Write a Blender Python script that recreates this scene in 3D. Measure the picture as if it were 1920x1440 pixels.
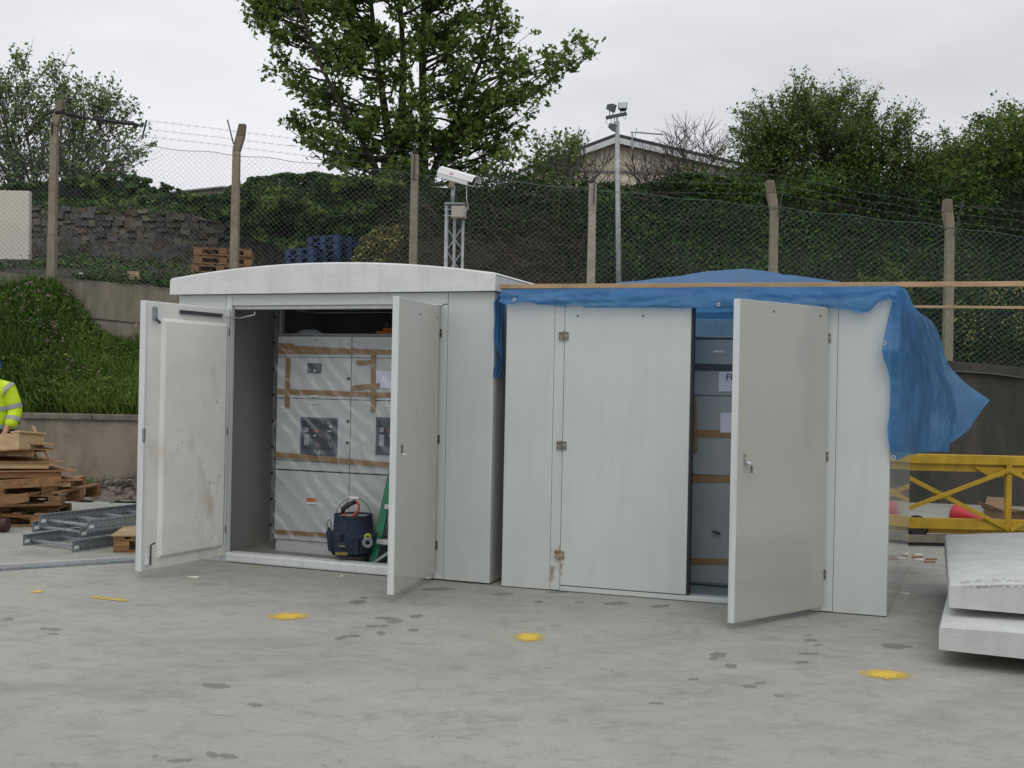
import bpy, math, random
import numpy as np
from mathutils import Vector, Matrix

random.seed(7); np.random.seed(7)
for o in list(bpy.data.objects): bpy.data.objects.remove(o)
scene = bpy.context.scene
COL = scene.collection

# ------------------------------------------------------------ camera
FPX, ROLL, EYE = 2050.0, 0.02, 1.6
cam_d = bpy.data.cameras.new("camera"); cam = bpy.data.objects.new("camera", cam_d); COL.objects.link(cam)
cam_d.sensor_width = 36.0; cam_d.lens = 36.0 * FPX / 1920.0
cam_d.clip_start = 0.1; cam_d.clip_end = 2000
cam.location = (0, 0, EYE)
cam.rotation_euler = (Matrix.Rotation(math.radians(90), 3, 'X') @ Matrix.Rotation(ROLL, 3, 'Z')).to_euler()
scene.camera = cam
scene.render.resolution_x = 1024; scene.render.resolution_y = 768

# ------------------------------------------------------------ sky, sun, exposure
SUN_EL, SUN_AZ = math.radians(50), math.radians(176)      # azimuth from +Y, clockwise: behind the camera
world = bpy.data.worlds.new("World"); scene.world = world; world.use_nodes = True
nt = world.node_tree; N = nt.nodes; Lk = nt.links
for n in list(N): N.remove(n)
sky = N.new('ShaderNodeTexSky'); sky.sky_type = 'NISHITA'; sky.sun_disc = False
sky.sun_elevation = SUN_EL; sky.sun_rotation = SUN_AZ; sky.dust_density = 4.0
tc = N.new('ShaderNodeTexCoord'); sep = N.new('ShaderNodeSeparateXYZ'); Lk.new(tc.outputs['Generated'], sep.inputs[0])
sq = N.new('ShaderNodeMath'); sq.operation = 'POWER'; sq.inputs[1].default_value = 2.0
mx0 = N.new('ShaderNodeMath'); mx0.operation = 'MAXIMUM'; mx0.inputs[1].default_value = 0.0
Lk.new(sep.outputs['Z'], mx0.inputs[0]); Lk.new(mx0.outputs[0], sq.inputs[0])
nz = N.new('ShaderNodeTexNoise'); nz.inputs['Scale'].default_value = 3.4; nz.inputs['Detail'].default_value = 4.0
mp = N.new('ShaderNodeMapping'); mp.inputs['Scale'].default_value = (1, 1, 3.0); Lk.new(tc.outputs['Generated'], mp.inputs[0]); Lk.new(mp.outputs[0], nz.inputs['Vector'])
mr = N.new('ShaderNodeMapRange'); mr.inputs['From Min'].default_value = 0.3; mr.inputs['From Max'].default_value = 0.7
mr.inputs['To Min'].default_value = 0.86; mr.inputs['To Max'].default_value = 1.08; Lk.new(nz.outputs['Fac'], mr.inputs['Value'])
ma = N.new('ShaderNodeMath'); ma.operation = 'MULTIPLY_ADD'; ma.inputs[1].default_value = 4.6; ma.inputs[2].default_value = 7.6
Lk.new(sq.outputs[0], ma.inputs[0])
mm = N.new('ShaderNodeMath'); mm.operation = 'MULTIPLY'; Lk.new(ma.outputs[0], mm.inputs[0]); Lk.new(mr.outputs[0], mm.inputs[1])
side = N.new('ShaderNodeMath'); side.operation = 'MULTIPLY_ADD'; side.inputs[1].default_value = -0.24; side.inputs[2].default_value = 1.0; Lk.new(sep.outputs['X'], side.inputs[0])   # cloud thins towards the left
mm2 = N.new('ShaderNodeMath'); mm2.operation = 'MULTIPLY'; Lk.new(mm.outputs[0], mm2.inputs[0]); Lk.new(side.outputs[0], mm2.inputs[1])
vm = N.new('ShaderNodeVectorMath'); vm.operation = 'SCALE'; vm.inputs[0].default_value = (0.985, 0.99, 1.04); Lk.new(mm2.outputs[0], vm.inputs['Scale'])
mix = N.new('ShaderNodeMix'); mix.data_type = 'RGBA'; mix.inputs['Factor'].default_value = 0.94
Lk.new(sky.outputs[0], mix.inputs['A']); Lk.new(vm.outputs[0], mix.inputs['B'])
bg = N.new('ShaderNodeBackground'); bg.inputs['Strength'].default_value = 0.1
out = N.new('ShaderNodeOutputWorld'); Lk.new(mix.outputs['Result'], bg.inputs['Color']); Lk.new(bg.outputs[0], out.inputs[0])
sun_d = bpy.data.lights.new("sun", 'SUN'); sun_d.energy = 0.5; sun_d.angle = math.radians(35); sun_d.color = (1, 0.97, 0.92)
sun = bpy.data.objects.new("sun", sun_d); COL.objects.link(sun)
sd = Vector((math.sin(SUN_AZ) * math.cos(SUN_EL), math.cos(SUN_AZ) * math.cos(SUN_EL), math.sin(SUN_EL)))
sun.rotation_euler = sd.to_track_quat('Z', 'Y').to_euler()
scene.view_settings.view_transform = 'Standard'; scene.view_settings.look = 'None'
scene.view_settings.exposure = 0.1; scene.view_settings.gamma = 1; scene.view_settings.use_curve_mapping = False

# ------------------------------------------------------------ measuring helpers: a pixel of the photograph seen at a known distance / on a known surface
CR, SR = math.cos(ROLL), math.sin(ROLL)
def ray(px, py):
    u = (px - 960) / FPX; v = (720 - py) / FPX
    return Vector((CR * u - SR * v, 1.0, SR * u + CR * v))
def P(px, py, Y): return Vector((0, 0, EYE)) + ray(px, py) * Y
def G(px, py, z=0.0):
    r = ray(px, py); return Vector((0, 0, EYE)) + r * ((z - EYE) / r.z)

class Frame:
    """local axes: s along the front, d back into depth, z up"""
    def __init__(s, o, ex, ey, ez=(0, 0, 1)):
        s.o = Vector(o); s.ex = Vector(ex).normalized(); s.ey = Vector(ey).normalized(); s.ez = Vector(ez).normalized()
    def __call__(s, a, b, c): return s.o + s.ex * a + s.ey * b + s.ez * c
    def loc(s, px, py, d):
        n = s.ex.cross(s.ez); r = ray(px, py); c = Vector((0, 0, EYE)); q = s.o + s.ey * d
        t = (q - c).dot(n) / r.dot(n); p = c + r * t - q
        return p.dot(s.ex), p.z
WF = Frame((0, 0, 0), (1, 0, 0), (0, 1, 0))
def yaw(o, a):
    a = math.radians(a); return Frame(o, (math.cos(a), math.sin(a), 0), (-math.sin(a), math.cos(a), 0))

# ------------------------------------------------------------ materials
def mat(name, col, rough=0.7, var=0.12, scale=6.0, col2=None, bump=0.0, bscale=40.0, metal=0.0, spec=0.5, hue=0.0, detail=6, coat=0.0, stretch=None, trans=0.0, blend=(0.35, 0.65)):
    m = bpy.data.materials.new(name); m.use_nodes = True; t = m.node_tree; n = t.nodes; l = t.links
    b = n['Principled BSDF']; b.inputs['Roughness'].default_value = rough; b.inputs['Metallic'].default_value = metal
    b.inputs['Specular IOR Level'].default_value = spec
    if coat: b.inputs['Coat Weight'].default_value = coat; b.inputs['Coat Roughness'].default_value = 0.12
    c = n.new('ShaderNodeTexCoord'); v = c.outputs['Object']
    if stretch:
        k = n.new('ShaderNodeMapping'); k.inputs['Scale'].default_value = stretch; l.new(v, k.inputs[0]); v = k.outputs[0]
    z = n.new('ShaderNodeTexNoise'); z.inputs['Scale'].default_value = scale; z.inputs['Detail'].default_value = detail; z.inputs['Roughness'].default_value = 0.62
    l.new(v, z.inputs['Vector'])
    r = n.new('ShaderNodeMapRange'); r.inputs['From Min'].default_value = blend[0]; r.inputs['From Max'].default_value = blend[1]; l.new(z.outputs['Fac'], r.inputs['Value'])
    x = n.new('ShaderNodeMix'); x.data_type = 'RGBA'
    c2 = col2 if col2 else tuple(q * (1 - 2 * var) for q in col)
    x.inputs['A'].default_value = (*c2, 1); x.inputs['B'].default_value = (*col, 1); l.new(r.outputs[0], x.inputs['Factor'])
    cur = x.outputs['Result']
    if hue:
        oi = n.new('ShaderNodeObjectInfo'); hr = n.new('ShaderNodeMapRange'); hr.inputs['To Min'].default_value = 1 - hue; hr.inputs['To Max'].default_value = 1 + hue
        l.new(oi.outputs['Random'], hr.inputs['Value']); hs = n.new('ShaderNodeHueSaturation'); l.new(hr.outputs[0], hs.inputs['Value']); l.new(cur, hs.inputs['Color']); cur = hs.outputs['Color']
    l.new(cur, b.inputs['Base Color'])
    if bump:
        z2 = n.new('ShaderNodeTexNoise'); z2.inputs['Scale'].default_value = bscale; z2.inputs['Detail'].default_value = 4; l.new(v, z2.inputs['Vector'])
        bp = n.new('ShaderNodeBump'); bp.inputs['Strength'].default_value = bump; bp.inputs['Distance'].default_value = 0.01; l.new(z2.outputs['Fac'], bp.inputs['Height']); l.new(bp.outputs[0], b.inputs['Normal'])
    if trans:
        tr = n.new('ShaderNodeBsdfTranslucent'); l.new(cur, tr.inputs['Color']); ms = n.new('ShaderNodeMixShader'); ms.inputs[0].default_value = trans
        l.new(b.outputs[0], ms.inputs[1]); l.new(tr.outputs[0], ms.inputs[2]); l.new(ms.outputs[0], n['Material Output'].inputs[0])
    return m

M = {}
M['grp'] = mat('grp_grey', (0.538, 0.570, 0.549), 0.3, 0.035, 1.6, bump=0.04, bscale=120, coat=0.0, spec=0.5)
M['grp_gloss'] = mat('grp_gloss', (0.488, 0.493, 0.456), 0.13, 0.02, 1.5, bump=0.015, bscale=5, spec=0.6)
M['grp_gloss_shaded'] = mat('grp_gloss_shaded', (0.40, 0.405, 0.365), 0.12, 0.02, 1.5, bump=0.012, bscale=4, spec=0.6)  # gloss door finish darkened: weaker light and warm reflection put into the colour
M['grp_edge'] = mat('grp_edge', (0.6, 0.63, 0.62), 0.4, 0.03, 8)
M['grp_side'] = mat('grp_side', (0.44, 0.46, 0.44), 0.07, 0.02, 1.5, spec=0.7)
M['roof'] = mat('roof_white', (0.652, 0.669, 0.645), 0.5, 0.06, 5, bump=0.4, bscale=60)
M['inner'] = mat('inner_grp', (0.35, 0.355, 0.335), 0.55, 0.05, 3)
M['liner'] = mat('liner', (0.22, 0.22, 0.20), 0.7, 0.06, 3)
M['dark'] = mat('dark_rubber', (0.015, 0.015, 0.018), 0.6)
M['steel'] = mat('stainless', (0.34, 0.32, 0.27), 0.32, 0.3, 50, metal=0.75)
M['rust'] = mat('rusty_steel', (0.36, 0.33, 0.27), 0.6, 0.3, 28, metal=0.3, col2=(0.26, 0.11, 0.03), blend=(.42, .55))
M['galv'] = mat('galvanised', (0.33, 0.37, 0.40), 0.42, 0.14, 22, metal=0.55, bump=0.05)
M['galv_pole'] = mat('galvanised_pole', (0.40, 0.43, 0.43), 0.55, 0.18, 14, metal=0.25)
M['gear2'] = mat('switchgear_shaded', (0.28, 0.32, 0.34), 0.3, 0.05, 3)  # switchgear grey darkened and blued: shade inside the kiosk put into the colour
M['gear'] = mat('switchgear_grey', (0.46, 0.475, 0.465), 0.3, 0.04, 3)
M['seam'] = mat('seam_dark', (0.05, 0.06, 0.07), 0.6)
M['panel'] = mat('breaker_blue_grey', (0.075, 0.095, 0.12), 0.35, 0.1, 20)
M['tape'] = mat('brown_tape', (0.27, 0.165, 0.065), 0.35, 0.12, 30)
M['paper'] = mat('paper', (0.62, 0.64, 0.74), 0.8, 0.04, 10)
M['ink'] = mat('ink', (0.05, 0.06, 0.08), 0.8)
M['orange'] = mat('orange', (0.55, 0.16, 0.02), 0.5)
M['red'] = mat('red_plastic', (0.50, 0.018, 0.028), 0.42, 0.12, 6, bump=0.1, bscale=9)
M['yellow'] = mat('yellow_paint', (0.50, 0.315, 0.012), 0.45, 0.14, 5, bump=0.1)
M['tread'] = mat('aluminium', (0.55, 0.55, 0.56), 0.45, 0.1, 20, metal=0.3)
M['green'] = mat('green_fibreglass', (0.012, 0.17, 0.085), 0.4, 0.15, 20)
M['denim'] = mat('navy_canvas', (0.022, 0.035, 0.065), 0.9, 0.25, 30, bump=0.5, bscale=80)
M['bucket'] = mat('bucket_plastic', (0.36, 0.36, 0.34), 0.5)
M['black'] = mat('black_plastic', (0.02, 0.02, 0.022), 0.5)
M['white'] = mat('white_plastic', (0.72, 0.72, 0.72), 0.4, 0.04)
M['yprint'] = mat('yellow_print', (0.55, 0.42, 0.03), 0.7)
M['lime'] = mat('lime_tape', (0.35, 0.42, 0.03), 0.6)
M['pine'] = mat('pine_pale', (0.52, 0.37, 0.20), 0.75, 0.14, 3, stretch=(1, 14, 14), bump=0.2, hue=0.1)
M['ply'] = mat('ply_brown', (0.33, 0.175, 0.08), 0.8, 0.2, 3, stretch=(1, 10, 10), bump=0.2, hue=0.2)
M['pallet'] = mat('pallet_wood', (0.34, 0.185, 0.08), 0.85, 0.28, 4, stretch=(1, 8, 8), bump=0.35, hue=0.25)
M['timber'] = mat('beam_timber', (0.46, 0.31, 0.17), 0.75, 0.16, 2, stretch=(1, 8, 8), bump=0.2)
M['bluepal'] = mat('blue_wood', (0.016, 0.048, 0.12), 0.7, 0.2, 8, hue=0.2)
M['card'] = mat('cardboard', (0.32, 0.22, 0.13), 0.85, 0.1, 6)
M['concwall'] = mat('wall_concrete', (0.25, 0.215, 0.16), 0.92, 0.28, 1.5, bump=0.4, bscale=25, stretch=(1, 1, 0.7), detail=10, col2=(0.13, 0.118, 0.085), blend=(.40, .58))
M['concwall2'] = mat('wall_concrete_brown', (0.20, 0.175, 0.135), 0.92, 0.25, 1.6, bump=0.4, bscale=25, stretch=(1.6, 1.6, 0.5), detail=10, col2=(0.105, 0.10, 0.07), blend=(.38, .58))
M['concdark'] = mat('wall_concrete_dark', (0.062, 0.056, 0.048), 0.9, 0.25, 1.8, bump=0.4, bscale=30, stretch=(1.6, 1.6, 0.5), detail=10, col2=(0.028, 0.033, 0.022), blend=(.36, .62))
M['coping'] = mat('coping', (0.20, 0.18, 0.14), 0.92, 0.25, 5, bump=0.5)
M['post'] = mat('post_concrete', (0.30, 0.26, 0.205), 0.92, 0.22, 7, bump=0.5, bscale=50, col2=(0.21, 0.185, 0.12))
M['post_pale'] = mat('post_concrete_pale', (0.43, 0.40, 0.33), 0.92, 0.15, 7, bump=0.5, bscale=50)
M['wire'] = mat('fence_wire', (0.12, 0.135, 0.125), 0.6, 0.1, metal=0.3)
M['wiregreen'] = mat('fence_wire_green', (0.07, 0.15, 0.12), 0.6, 0.1)
M['soil'] = mat('soil', (0.028, 0.025, 0.016), 0.98, 0.3, 2.5, bump=0.6, bscale=12)
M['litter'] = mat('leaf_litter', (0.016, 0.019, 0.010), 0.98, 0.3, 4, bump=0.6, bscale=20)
M['rubble'] = mat('rubble', (0.135, 0.112, 0.082), 0.95, 0.35, 14, bump=0.5, hue=0.3)
M['stone1'] = mat('stone_grey', (0.120, 0.122, 0.114), 0.95, 0.3, 8, bump=0.7, bscale=18, hue=0.35)
M['stone2'] = mat('stone_buff', (0.172, 0.155, 0.115), 0.95, 0.22, 8, bump=0.7, bscale=18, hue=0.3)
M['stone3'] = mat('stone_brown', (0.121, 0.092, 0.063), 0.95, 0.3, 8, bump=0.7, bscale=18, hue=0.3)
M['mortar'] = mat('mortar', (0.065, 0.062, 0.052), 0.98, 0.3, 8, bump=0.7)
M['boardwhite'] = mat('cream_board', (0.62, 0.58, 0.49), 0.7, 0.05, 3)
M['house'] = mat('cream_render', (0.650, 0.594, 0.470), 0.9, 0.1, 1.2)
M['clad'] = mat('cream_cladding', (0.52, 0.465, 0.36), 0.85, 0.12, 2, hue=0.14)
M['fascia'] = mat('white_fascia', (0.62, 0.64, 0.63), 0.6, 0.05)
M['slate'] = mat('roof_slate', (0.045, 0.05, 0.055), 0.7, 0.2)
M['slate2'] = mat('grey_roof_sheet', (0.22, 0.23, 0.24), 0.8, 0.1, 3)
M['glass'] = mat('window_glass', (0.05, 0.06, 0.07), 0.08)
M['bark'] = mat('bark', (0.06, 0.052, 0.035), 0.95, 0.3, 6, bump=0.8, bscale=15)
M['barkg'] = mat('bark_grey', (0.10, 0.092, 0.075), 0.95, 0.25, 6)
M['twig'] = mat('bramble_stem', (0.095, 0.072, 0.050), 0.95, 0.3, 6)
M['hivis'] = mat('hivis_yellow', (0.58, 0.80, 0.02), 0.75, 0.08, 12, bump=0.4, bscale=7)
M['reflect'] = mat('reflective_band', (0.33, 0.34, 0.36), 0.45)
M['trouser'] = mat('dark_trousers', (0.02, 0.022, 0.03), 0.9)
M['skin'] = mat('skin', (0.45, 0.24, 0.16), 0.6)
M['hair'] = mat('dark_hair', (0.02, 0.014, 0.01), 0.8)
M['cap'] = mat('blue_cap', (0.02, 0.09, 0.25), 0.8)
M['lampbody'] = mat('lamp_body', (0.05, 0.065, 0.07), 0.5)
M['film'] = None
def leafm(name, c, tr=0.3, var=0.18): return mat(name, c, 0.62, var, 3, trans=tr, spec=0.12)
SYC = [leafm('sycamore_leaf', (0.178, 0.267, 0.061), .45), leafm('sycamore_leaf_light', (0.260, 0.369, 0.088), .48), leafm('sycamore_leaf_dark', (0.116, 0.185, 0.048), .42)]
HAW = [leafm('hawthorn_leaf', (0.139, 0.215, 0.048), .45), leafm('hawthorn_leaf_light', (0.226, 0.301, 0.071), .48), leafm('hawthorn_leaf_dark', (0.081, 0.135, 0.034), .4)]
IVY = [leafm('ivy_leaf', (0.077, 0.156, 0.050), 0.22), leafm('ivy_leaf_light', (0.175, 0.250, 0.062), 0.25), leafm('ivy_leaf_dark', (0.040, 0.088, 0.033), 0.15)]
BRM = [leafm('bramble_leaf', (0.075, 0.144, 0.037), 0.25), leafm('bramble_leaf_light', (0.115, 0.224, 0.046), 0.3), leafm('bramble_leaf_dark', (0.034, 0.074, 0.025), 0.15)]
HDG = [leafm('hedge_leaf', (0.036, 0.070, 0.020), 0.15), leafm('hedge_leaf_light', (0.085, 0.165, 0.035), 0.25), leafm('hedge_leaf_dark', (0.018, 0.038, 0.014), 0.1)]  # darker than the bramble leaves: the hedge's self-shadow is put into the colour
VAR = [leafm('variegated_leaf', (0.42, 0.38, 0.16), 0.2), leafm('variegated_leaf_green', (0.06, 0.095, 0.03), 0.2), leafm('variegated_leaf_olive', (0.15, 0.16, 0.06), 0.2)]
SHR = [leafm('shrub_leaf', (0.207, 0.289, 0.117), .4), leafm('shrub_leaf_light', (0.317, 0.398, 0.165), .4), leafm('shrub_leaf_dark', (0.117, 0.179, 0.068), .35)]
GRS = [leafm('grass_blade', (0.109, 0.201, 0.040), 0.35), leafm('grass_blade_light', (0.196, 0.287, 0.063), 0.35), leafm('grass_blade_dark', (0.052, 0.109, 0.025), 0.3)]
FLW = [leafm('campion_pink', (0.52, 0.22, 0.38), 0.3, 0.05), leafm('campion_pale', (0.62, 0.38, 0.48), 0.3, 0.05)]

def grime(m, amt=.5, col=(.30, .29, .24)):
    t = m.node_tree; n = t.nodes; l = t.links; b = n['Principled BSDF']; src = b.inputs['Base Color'].links[0].from_socket; c = n.new('ShaderNodeTexCoord')
    fs = []
    for st, sc_, lo, hi in (((5, 5, .35), 2.2, .52, .8), ((1, 1, 1), 26, .66, .72)):
        k = n.new('ShaderNodeMapping'); k.inputs['Scale'].default_value = st; l.new(c.outputs['Object'], k.inputs[0]); z = n.new('ShaderNodeTexNoise'); z.inputs['Scale'].default_value = sc_; z.inputs['Detail'].default_value = 6; l.new(k.outputs[0], z.inputs['Vector'])
        r = n.new('ShaderNodeMapRange'); r.inputs['From Min'].default_value = lo; r.inputs['From Max'].default_value = hi; r.inputs['To Max'].default_value = amt * (1 if sc_ < 10 else .6); l.new(z.outputs['Fac'], r.inputs['Value']); fs.append(r.outputs[0])
    mx = n.new('ShaderNodeMath'); mx.operation = 'MAXIMUM'; l.new(fs[0], mx.inputs[0]); l.new(fs[1], mx.inputs[1])
    x = n.new('ShaderNodeMix'); x.data_type = 'RGBA'; l.new(mx.outputs[0], x.inputs['Factor']); l.new(src, x.inputs['A']); x.inputs['B'].default_value = (*col, 1); l.new(x.outputs['Result'], b.inputs['Base Color'])
grime(M['grp'], .15); grime(M['grp_gloss'], .14); grime(M['roof'], .3); grime(M['grp_edge'], .35)
M['slab'] = mat('slab_white', (0.51, 0.525, 0.505), 0.55, 0.08, 4, bump=0.25, bscale=60); grime(M['slab'], .35)
# tarpaulin: thin woven sheet that lets light through
def tarp_mat():
    m = mat('blue_tarpaulin', (0.105, 0.30, 0.56), 0.33, 0.15, 3.5, trans=0.5, detail=8, col2=(0.065, 0.215, 0.45)); t = m.node_tree; n = t.nodes; l = t.links
    c = n.new('ShaderNodeTexCoord'); w = n.new('ShaderNodeTexNoise'); w.inputs['Scale'].default_value = 5; w.inputs['Detail'].default_value = 4; l.new(c.outputs['Object'], w.inputs['Vector'])
    ad = n.new('ShaderNodeMix'); ad.data_type = 'VECTOR'; ad.inputs['Factor'].default_value = .12; l.new(c.outputs['Object'], ad.inputs['A']); l.new(w.outputs['Color'], ad.inputs['B'])
    hs = []
    for sc_, wt in ((9, 1.0), (22, .45)):
        v = n.new('ShaderNodeTexVoronoi'); v.feature = 'F1'; v.inputs['Scale'].default_value = sc_; l.new(ad.outputs['Result'], v.inputs['Vector']); mu = n.new('ShaderNodeMath'); mu.operation = 'MULTIPLY'; mu.inputs[1].default_value = wt; l.new(v.outputs['Distance'], mu.inputs[0]); hs.append(mu.outputs[0])
    sm_ = n.new('ShaderNodeMath'); l.new(hs[0], sm_.inputs[0]); l.new(hs[1], sm_.inputs[1])
    bp = n.new('ShaderNodeBump'); bp.inputs['Strength'].default_value = .35; bp.inputs['Distance'].default_value = .03; l.new(sm_.outputs[0], bp.inputs['Height']); l.new(bp.outputs[0], n['Principled BSDF'].inputs['Normal'])
    mo = n['Material Output']; tp_ = n.new('ShaderNodeBsdfTransparent'); tp_.inputs[0].default_value = (.45, .72, .95, 1); wv = n.new('ShaderNodeMixShader'); wv.inputs[0].default_value = .24; l.new(mo.inputs[0].links[0].from_socket, wv.inputs[1]); l.new(tp_.outputs[0], wv.inputs[2]); l.new(wv.outputs[0], mo.inputs[0])   # thin open weave
    return m
M['tarp'] = tarp_mat()
def film_mat():
    m = bpy.data.materials.new('clear_film'); m.use_nodes = True; t = m.node_tree; n = t.nodes; l = t.links
    n.remove(n['Principled BSDF'])
    tr = n.new('ShaderNodeBsdfTransparent'); tr.inputs[0].default_value = (0.93, 0.94, 0.95, 1)
    gl = n.new('ShaderNodeBsdfGlossy'); gl.inputs['Roughness'].default_value = 0.22; gl.inputs[0].default_value = (0.9, 0.9, 0.9, 1)
    z = n.new('ShaderNodeTexWave'); z.inputs['Scale'].default_value = 2.4; z.inputs['Distortion'].default_value = 9; z.inputs['Detail'].default_value = 3; z.inputs['Detail Scale'].default_value = 0.7; z.wave_profile = 'SIN'
    c = n.new('ShaderNodeTexCoord'); mpp = n.new('ShaderNodeMapping'); mpp.inputs['Rotation'].default_value = (0, 0.8, 0); l.new(c.outputs['Object'], mpp.inputs[0]); l.new(mpp.outputs[0], z.inputs['Vector'])
    bp = n.new('ShaderNodeBump'); bp.inputs['Strength'].default_value = 0.9; bp.inputs['Distance'].default_value = 0.03; l.new(z.outputs['Fac'], bp.inputs['Height']); l.new(bp.outputs[0], gl.inputs['Normal'])
    rp = n.new('ShaderNodeMapRange'); rp.inputs['From Min'].default_value = 0.9; rp.inputs['From Max'].default_value = 1.0; rp.inputs['To Min'].default_value = 0.03; rp.inputs['To Max'].default_value = 0.16
    nn_ = n.new('ShaderNodeTexNoise'); nn_.inputs['Scale'].default_value = 2.6; l.new(c.outputs['Object'], nn_.inputs['Vector']); r3 = n.new('ShaderNodeMapRange'); r3.inputs['From Min'].default_value = .45; r3.inputs['From Max'].default_value = .62; l.new(nn_.outputs['Fac'], r3.inputs['Value'])
    mq = n.new('ShaderNodeMath'); mq.operation = 'MULTIPLY'; l.new(z.outputs['Fac'], mq.inputs[0]); l.new(r3.outputs[0], mq.inputs[1]); l.new(mq.outputs[0], rp.inputs['Value'])
    ms = n.new('ShaderNodeMixShader'); l.new(rp.outputs[0], ms.inputs[0]); l.new(tr.outputs[0], ms.inputs[1]); l.new(gl.outputs[0], ms.inputs[2]); l.new(ms.outputs[0], n['Material Output'].inputs[0])
    return m
M['film'] = film_mat()

# dirty inner face of the left door: mould specks and brown runs
def dirty_mat():
    m = mat('dirty_white_grp', (0.78, 0.78, 0.745), 0.5, 0.06, 2.5); t = m.node_tree; n = t.nodes; l = t.links; b = n['Principled BSDF']
    src = b.inputs['Base Color'].links[0].from_socket
    c = n.new('ShaderNodeTexCoord')
    def layer(src, scale, lo, hi, col, mscale, mlo, mhi, st=None):
        v = c.outputs['Object']
        if st:
            k = n.new('ShaderNodeMapping'); k.inputs['Scale'].default_value = st; l.new(v, k.inputs[0]); v = k.outputs[0]
        a = n.new('ShaderNodeTexNoise'); a.inputs['Scale'].default_value = scale; a.inputs['Detail'].default_value = 3; l.new(v, a.inputs['Vector'])
        r = n.new('ShaderNodeMapRange'); r.inputs['From Min'].default_value = lo; r.inputs['From Max'].default_value = hi; l.new(a.outputs['Fac'], r.inputs['Value'])
        a2 = n.new('ShaderNodeTexNoise'); a2.inputs['Scale'].default_value = mscale; l.new(c.outputs['Object'], a2.inputs['Vector'])
        r2 = n.new('ShaderNodeMapRange'); r2.inputs['From Min'].default_value = mlo; r2.inputs['From Max'].default_value = mhi; l.new(a2.outputs['Fac'], r2.inputs['Value'])
        mu = n.new('ShaderNodeMath'); mu.operation = 'MULTIPLY'; l.new(r.outputs[0], mu.inputs[0]); l.new(r2.outputs[0], mu.inputs[1])
        x = n.new('ShaderNodeMix'); x.data_type = 'RGBA'; l.new(mu.outputs[0], x.inputs['Factor']); l.new(src, x.inputs['A']); x.inputs['B'].default_value = (*col, 1)
        return x.outputs['Result']
    src = layer(src, 48, 0.66, 0.70, (0.16, 0.13, 0.08), 2.2, 0.48, 0.62)
    src = layer(src, 7, 0.52, 0.75, (0.42, 0.36, 0.24), 1.8, 0.45, 0.7, (1, 1, 0.35))
    l.new(src, b.inputs['Base Color']); return m
M['dirty'] = dirty_mat()

# ------------------------------------------------------------ mesh building
WO = {}
def link(o, parent=None, wo=None):
    COL.objects.link(o); o.parent = parent
    if wo is None: wo = Vector((0, 0, 0))
    WO[o] = Vector(wo); o.location = Vector(wo) - (WO[parent] if parent else Vector((0, 0, 0)))
    return o
def tag(o, label=None, cat=None, group=None, kind=None):
    if label: o['label'] = label
    if cat: o['category'] = cat
    if group: o['group'] = group
    if kind: o['kind'] = kind
    return o
def thing(name, label, cat, loc, group=None):
    o = bpy.data.objects.new(name, None); o.empty_display_size = 0.1; link(o, None, loc); return tag(o, label, cat, group)

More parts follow.
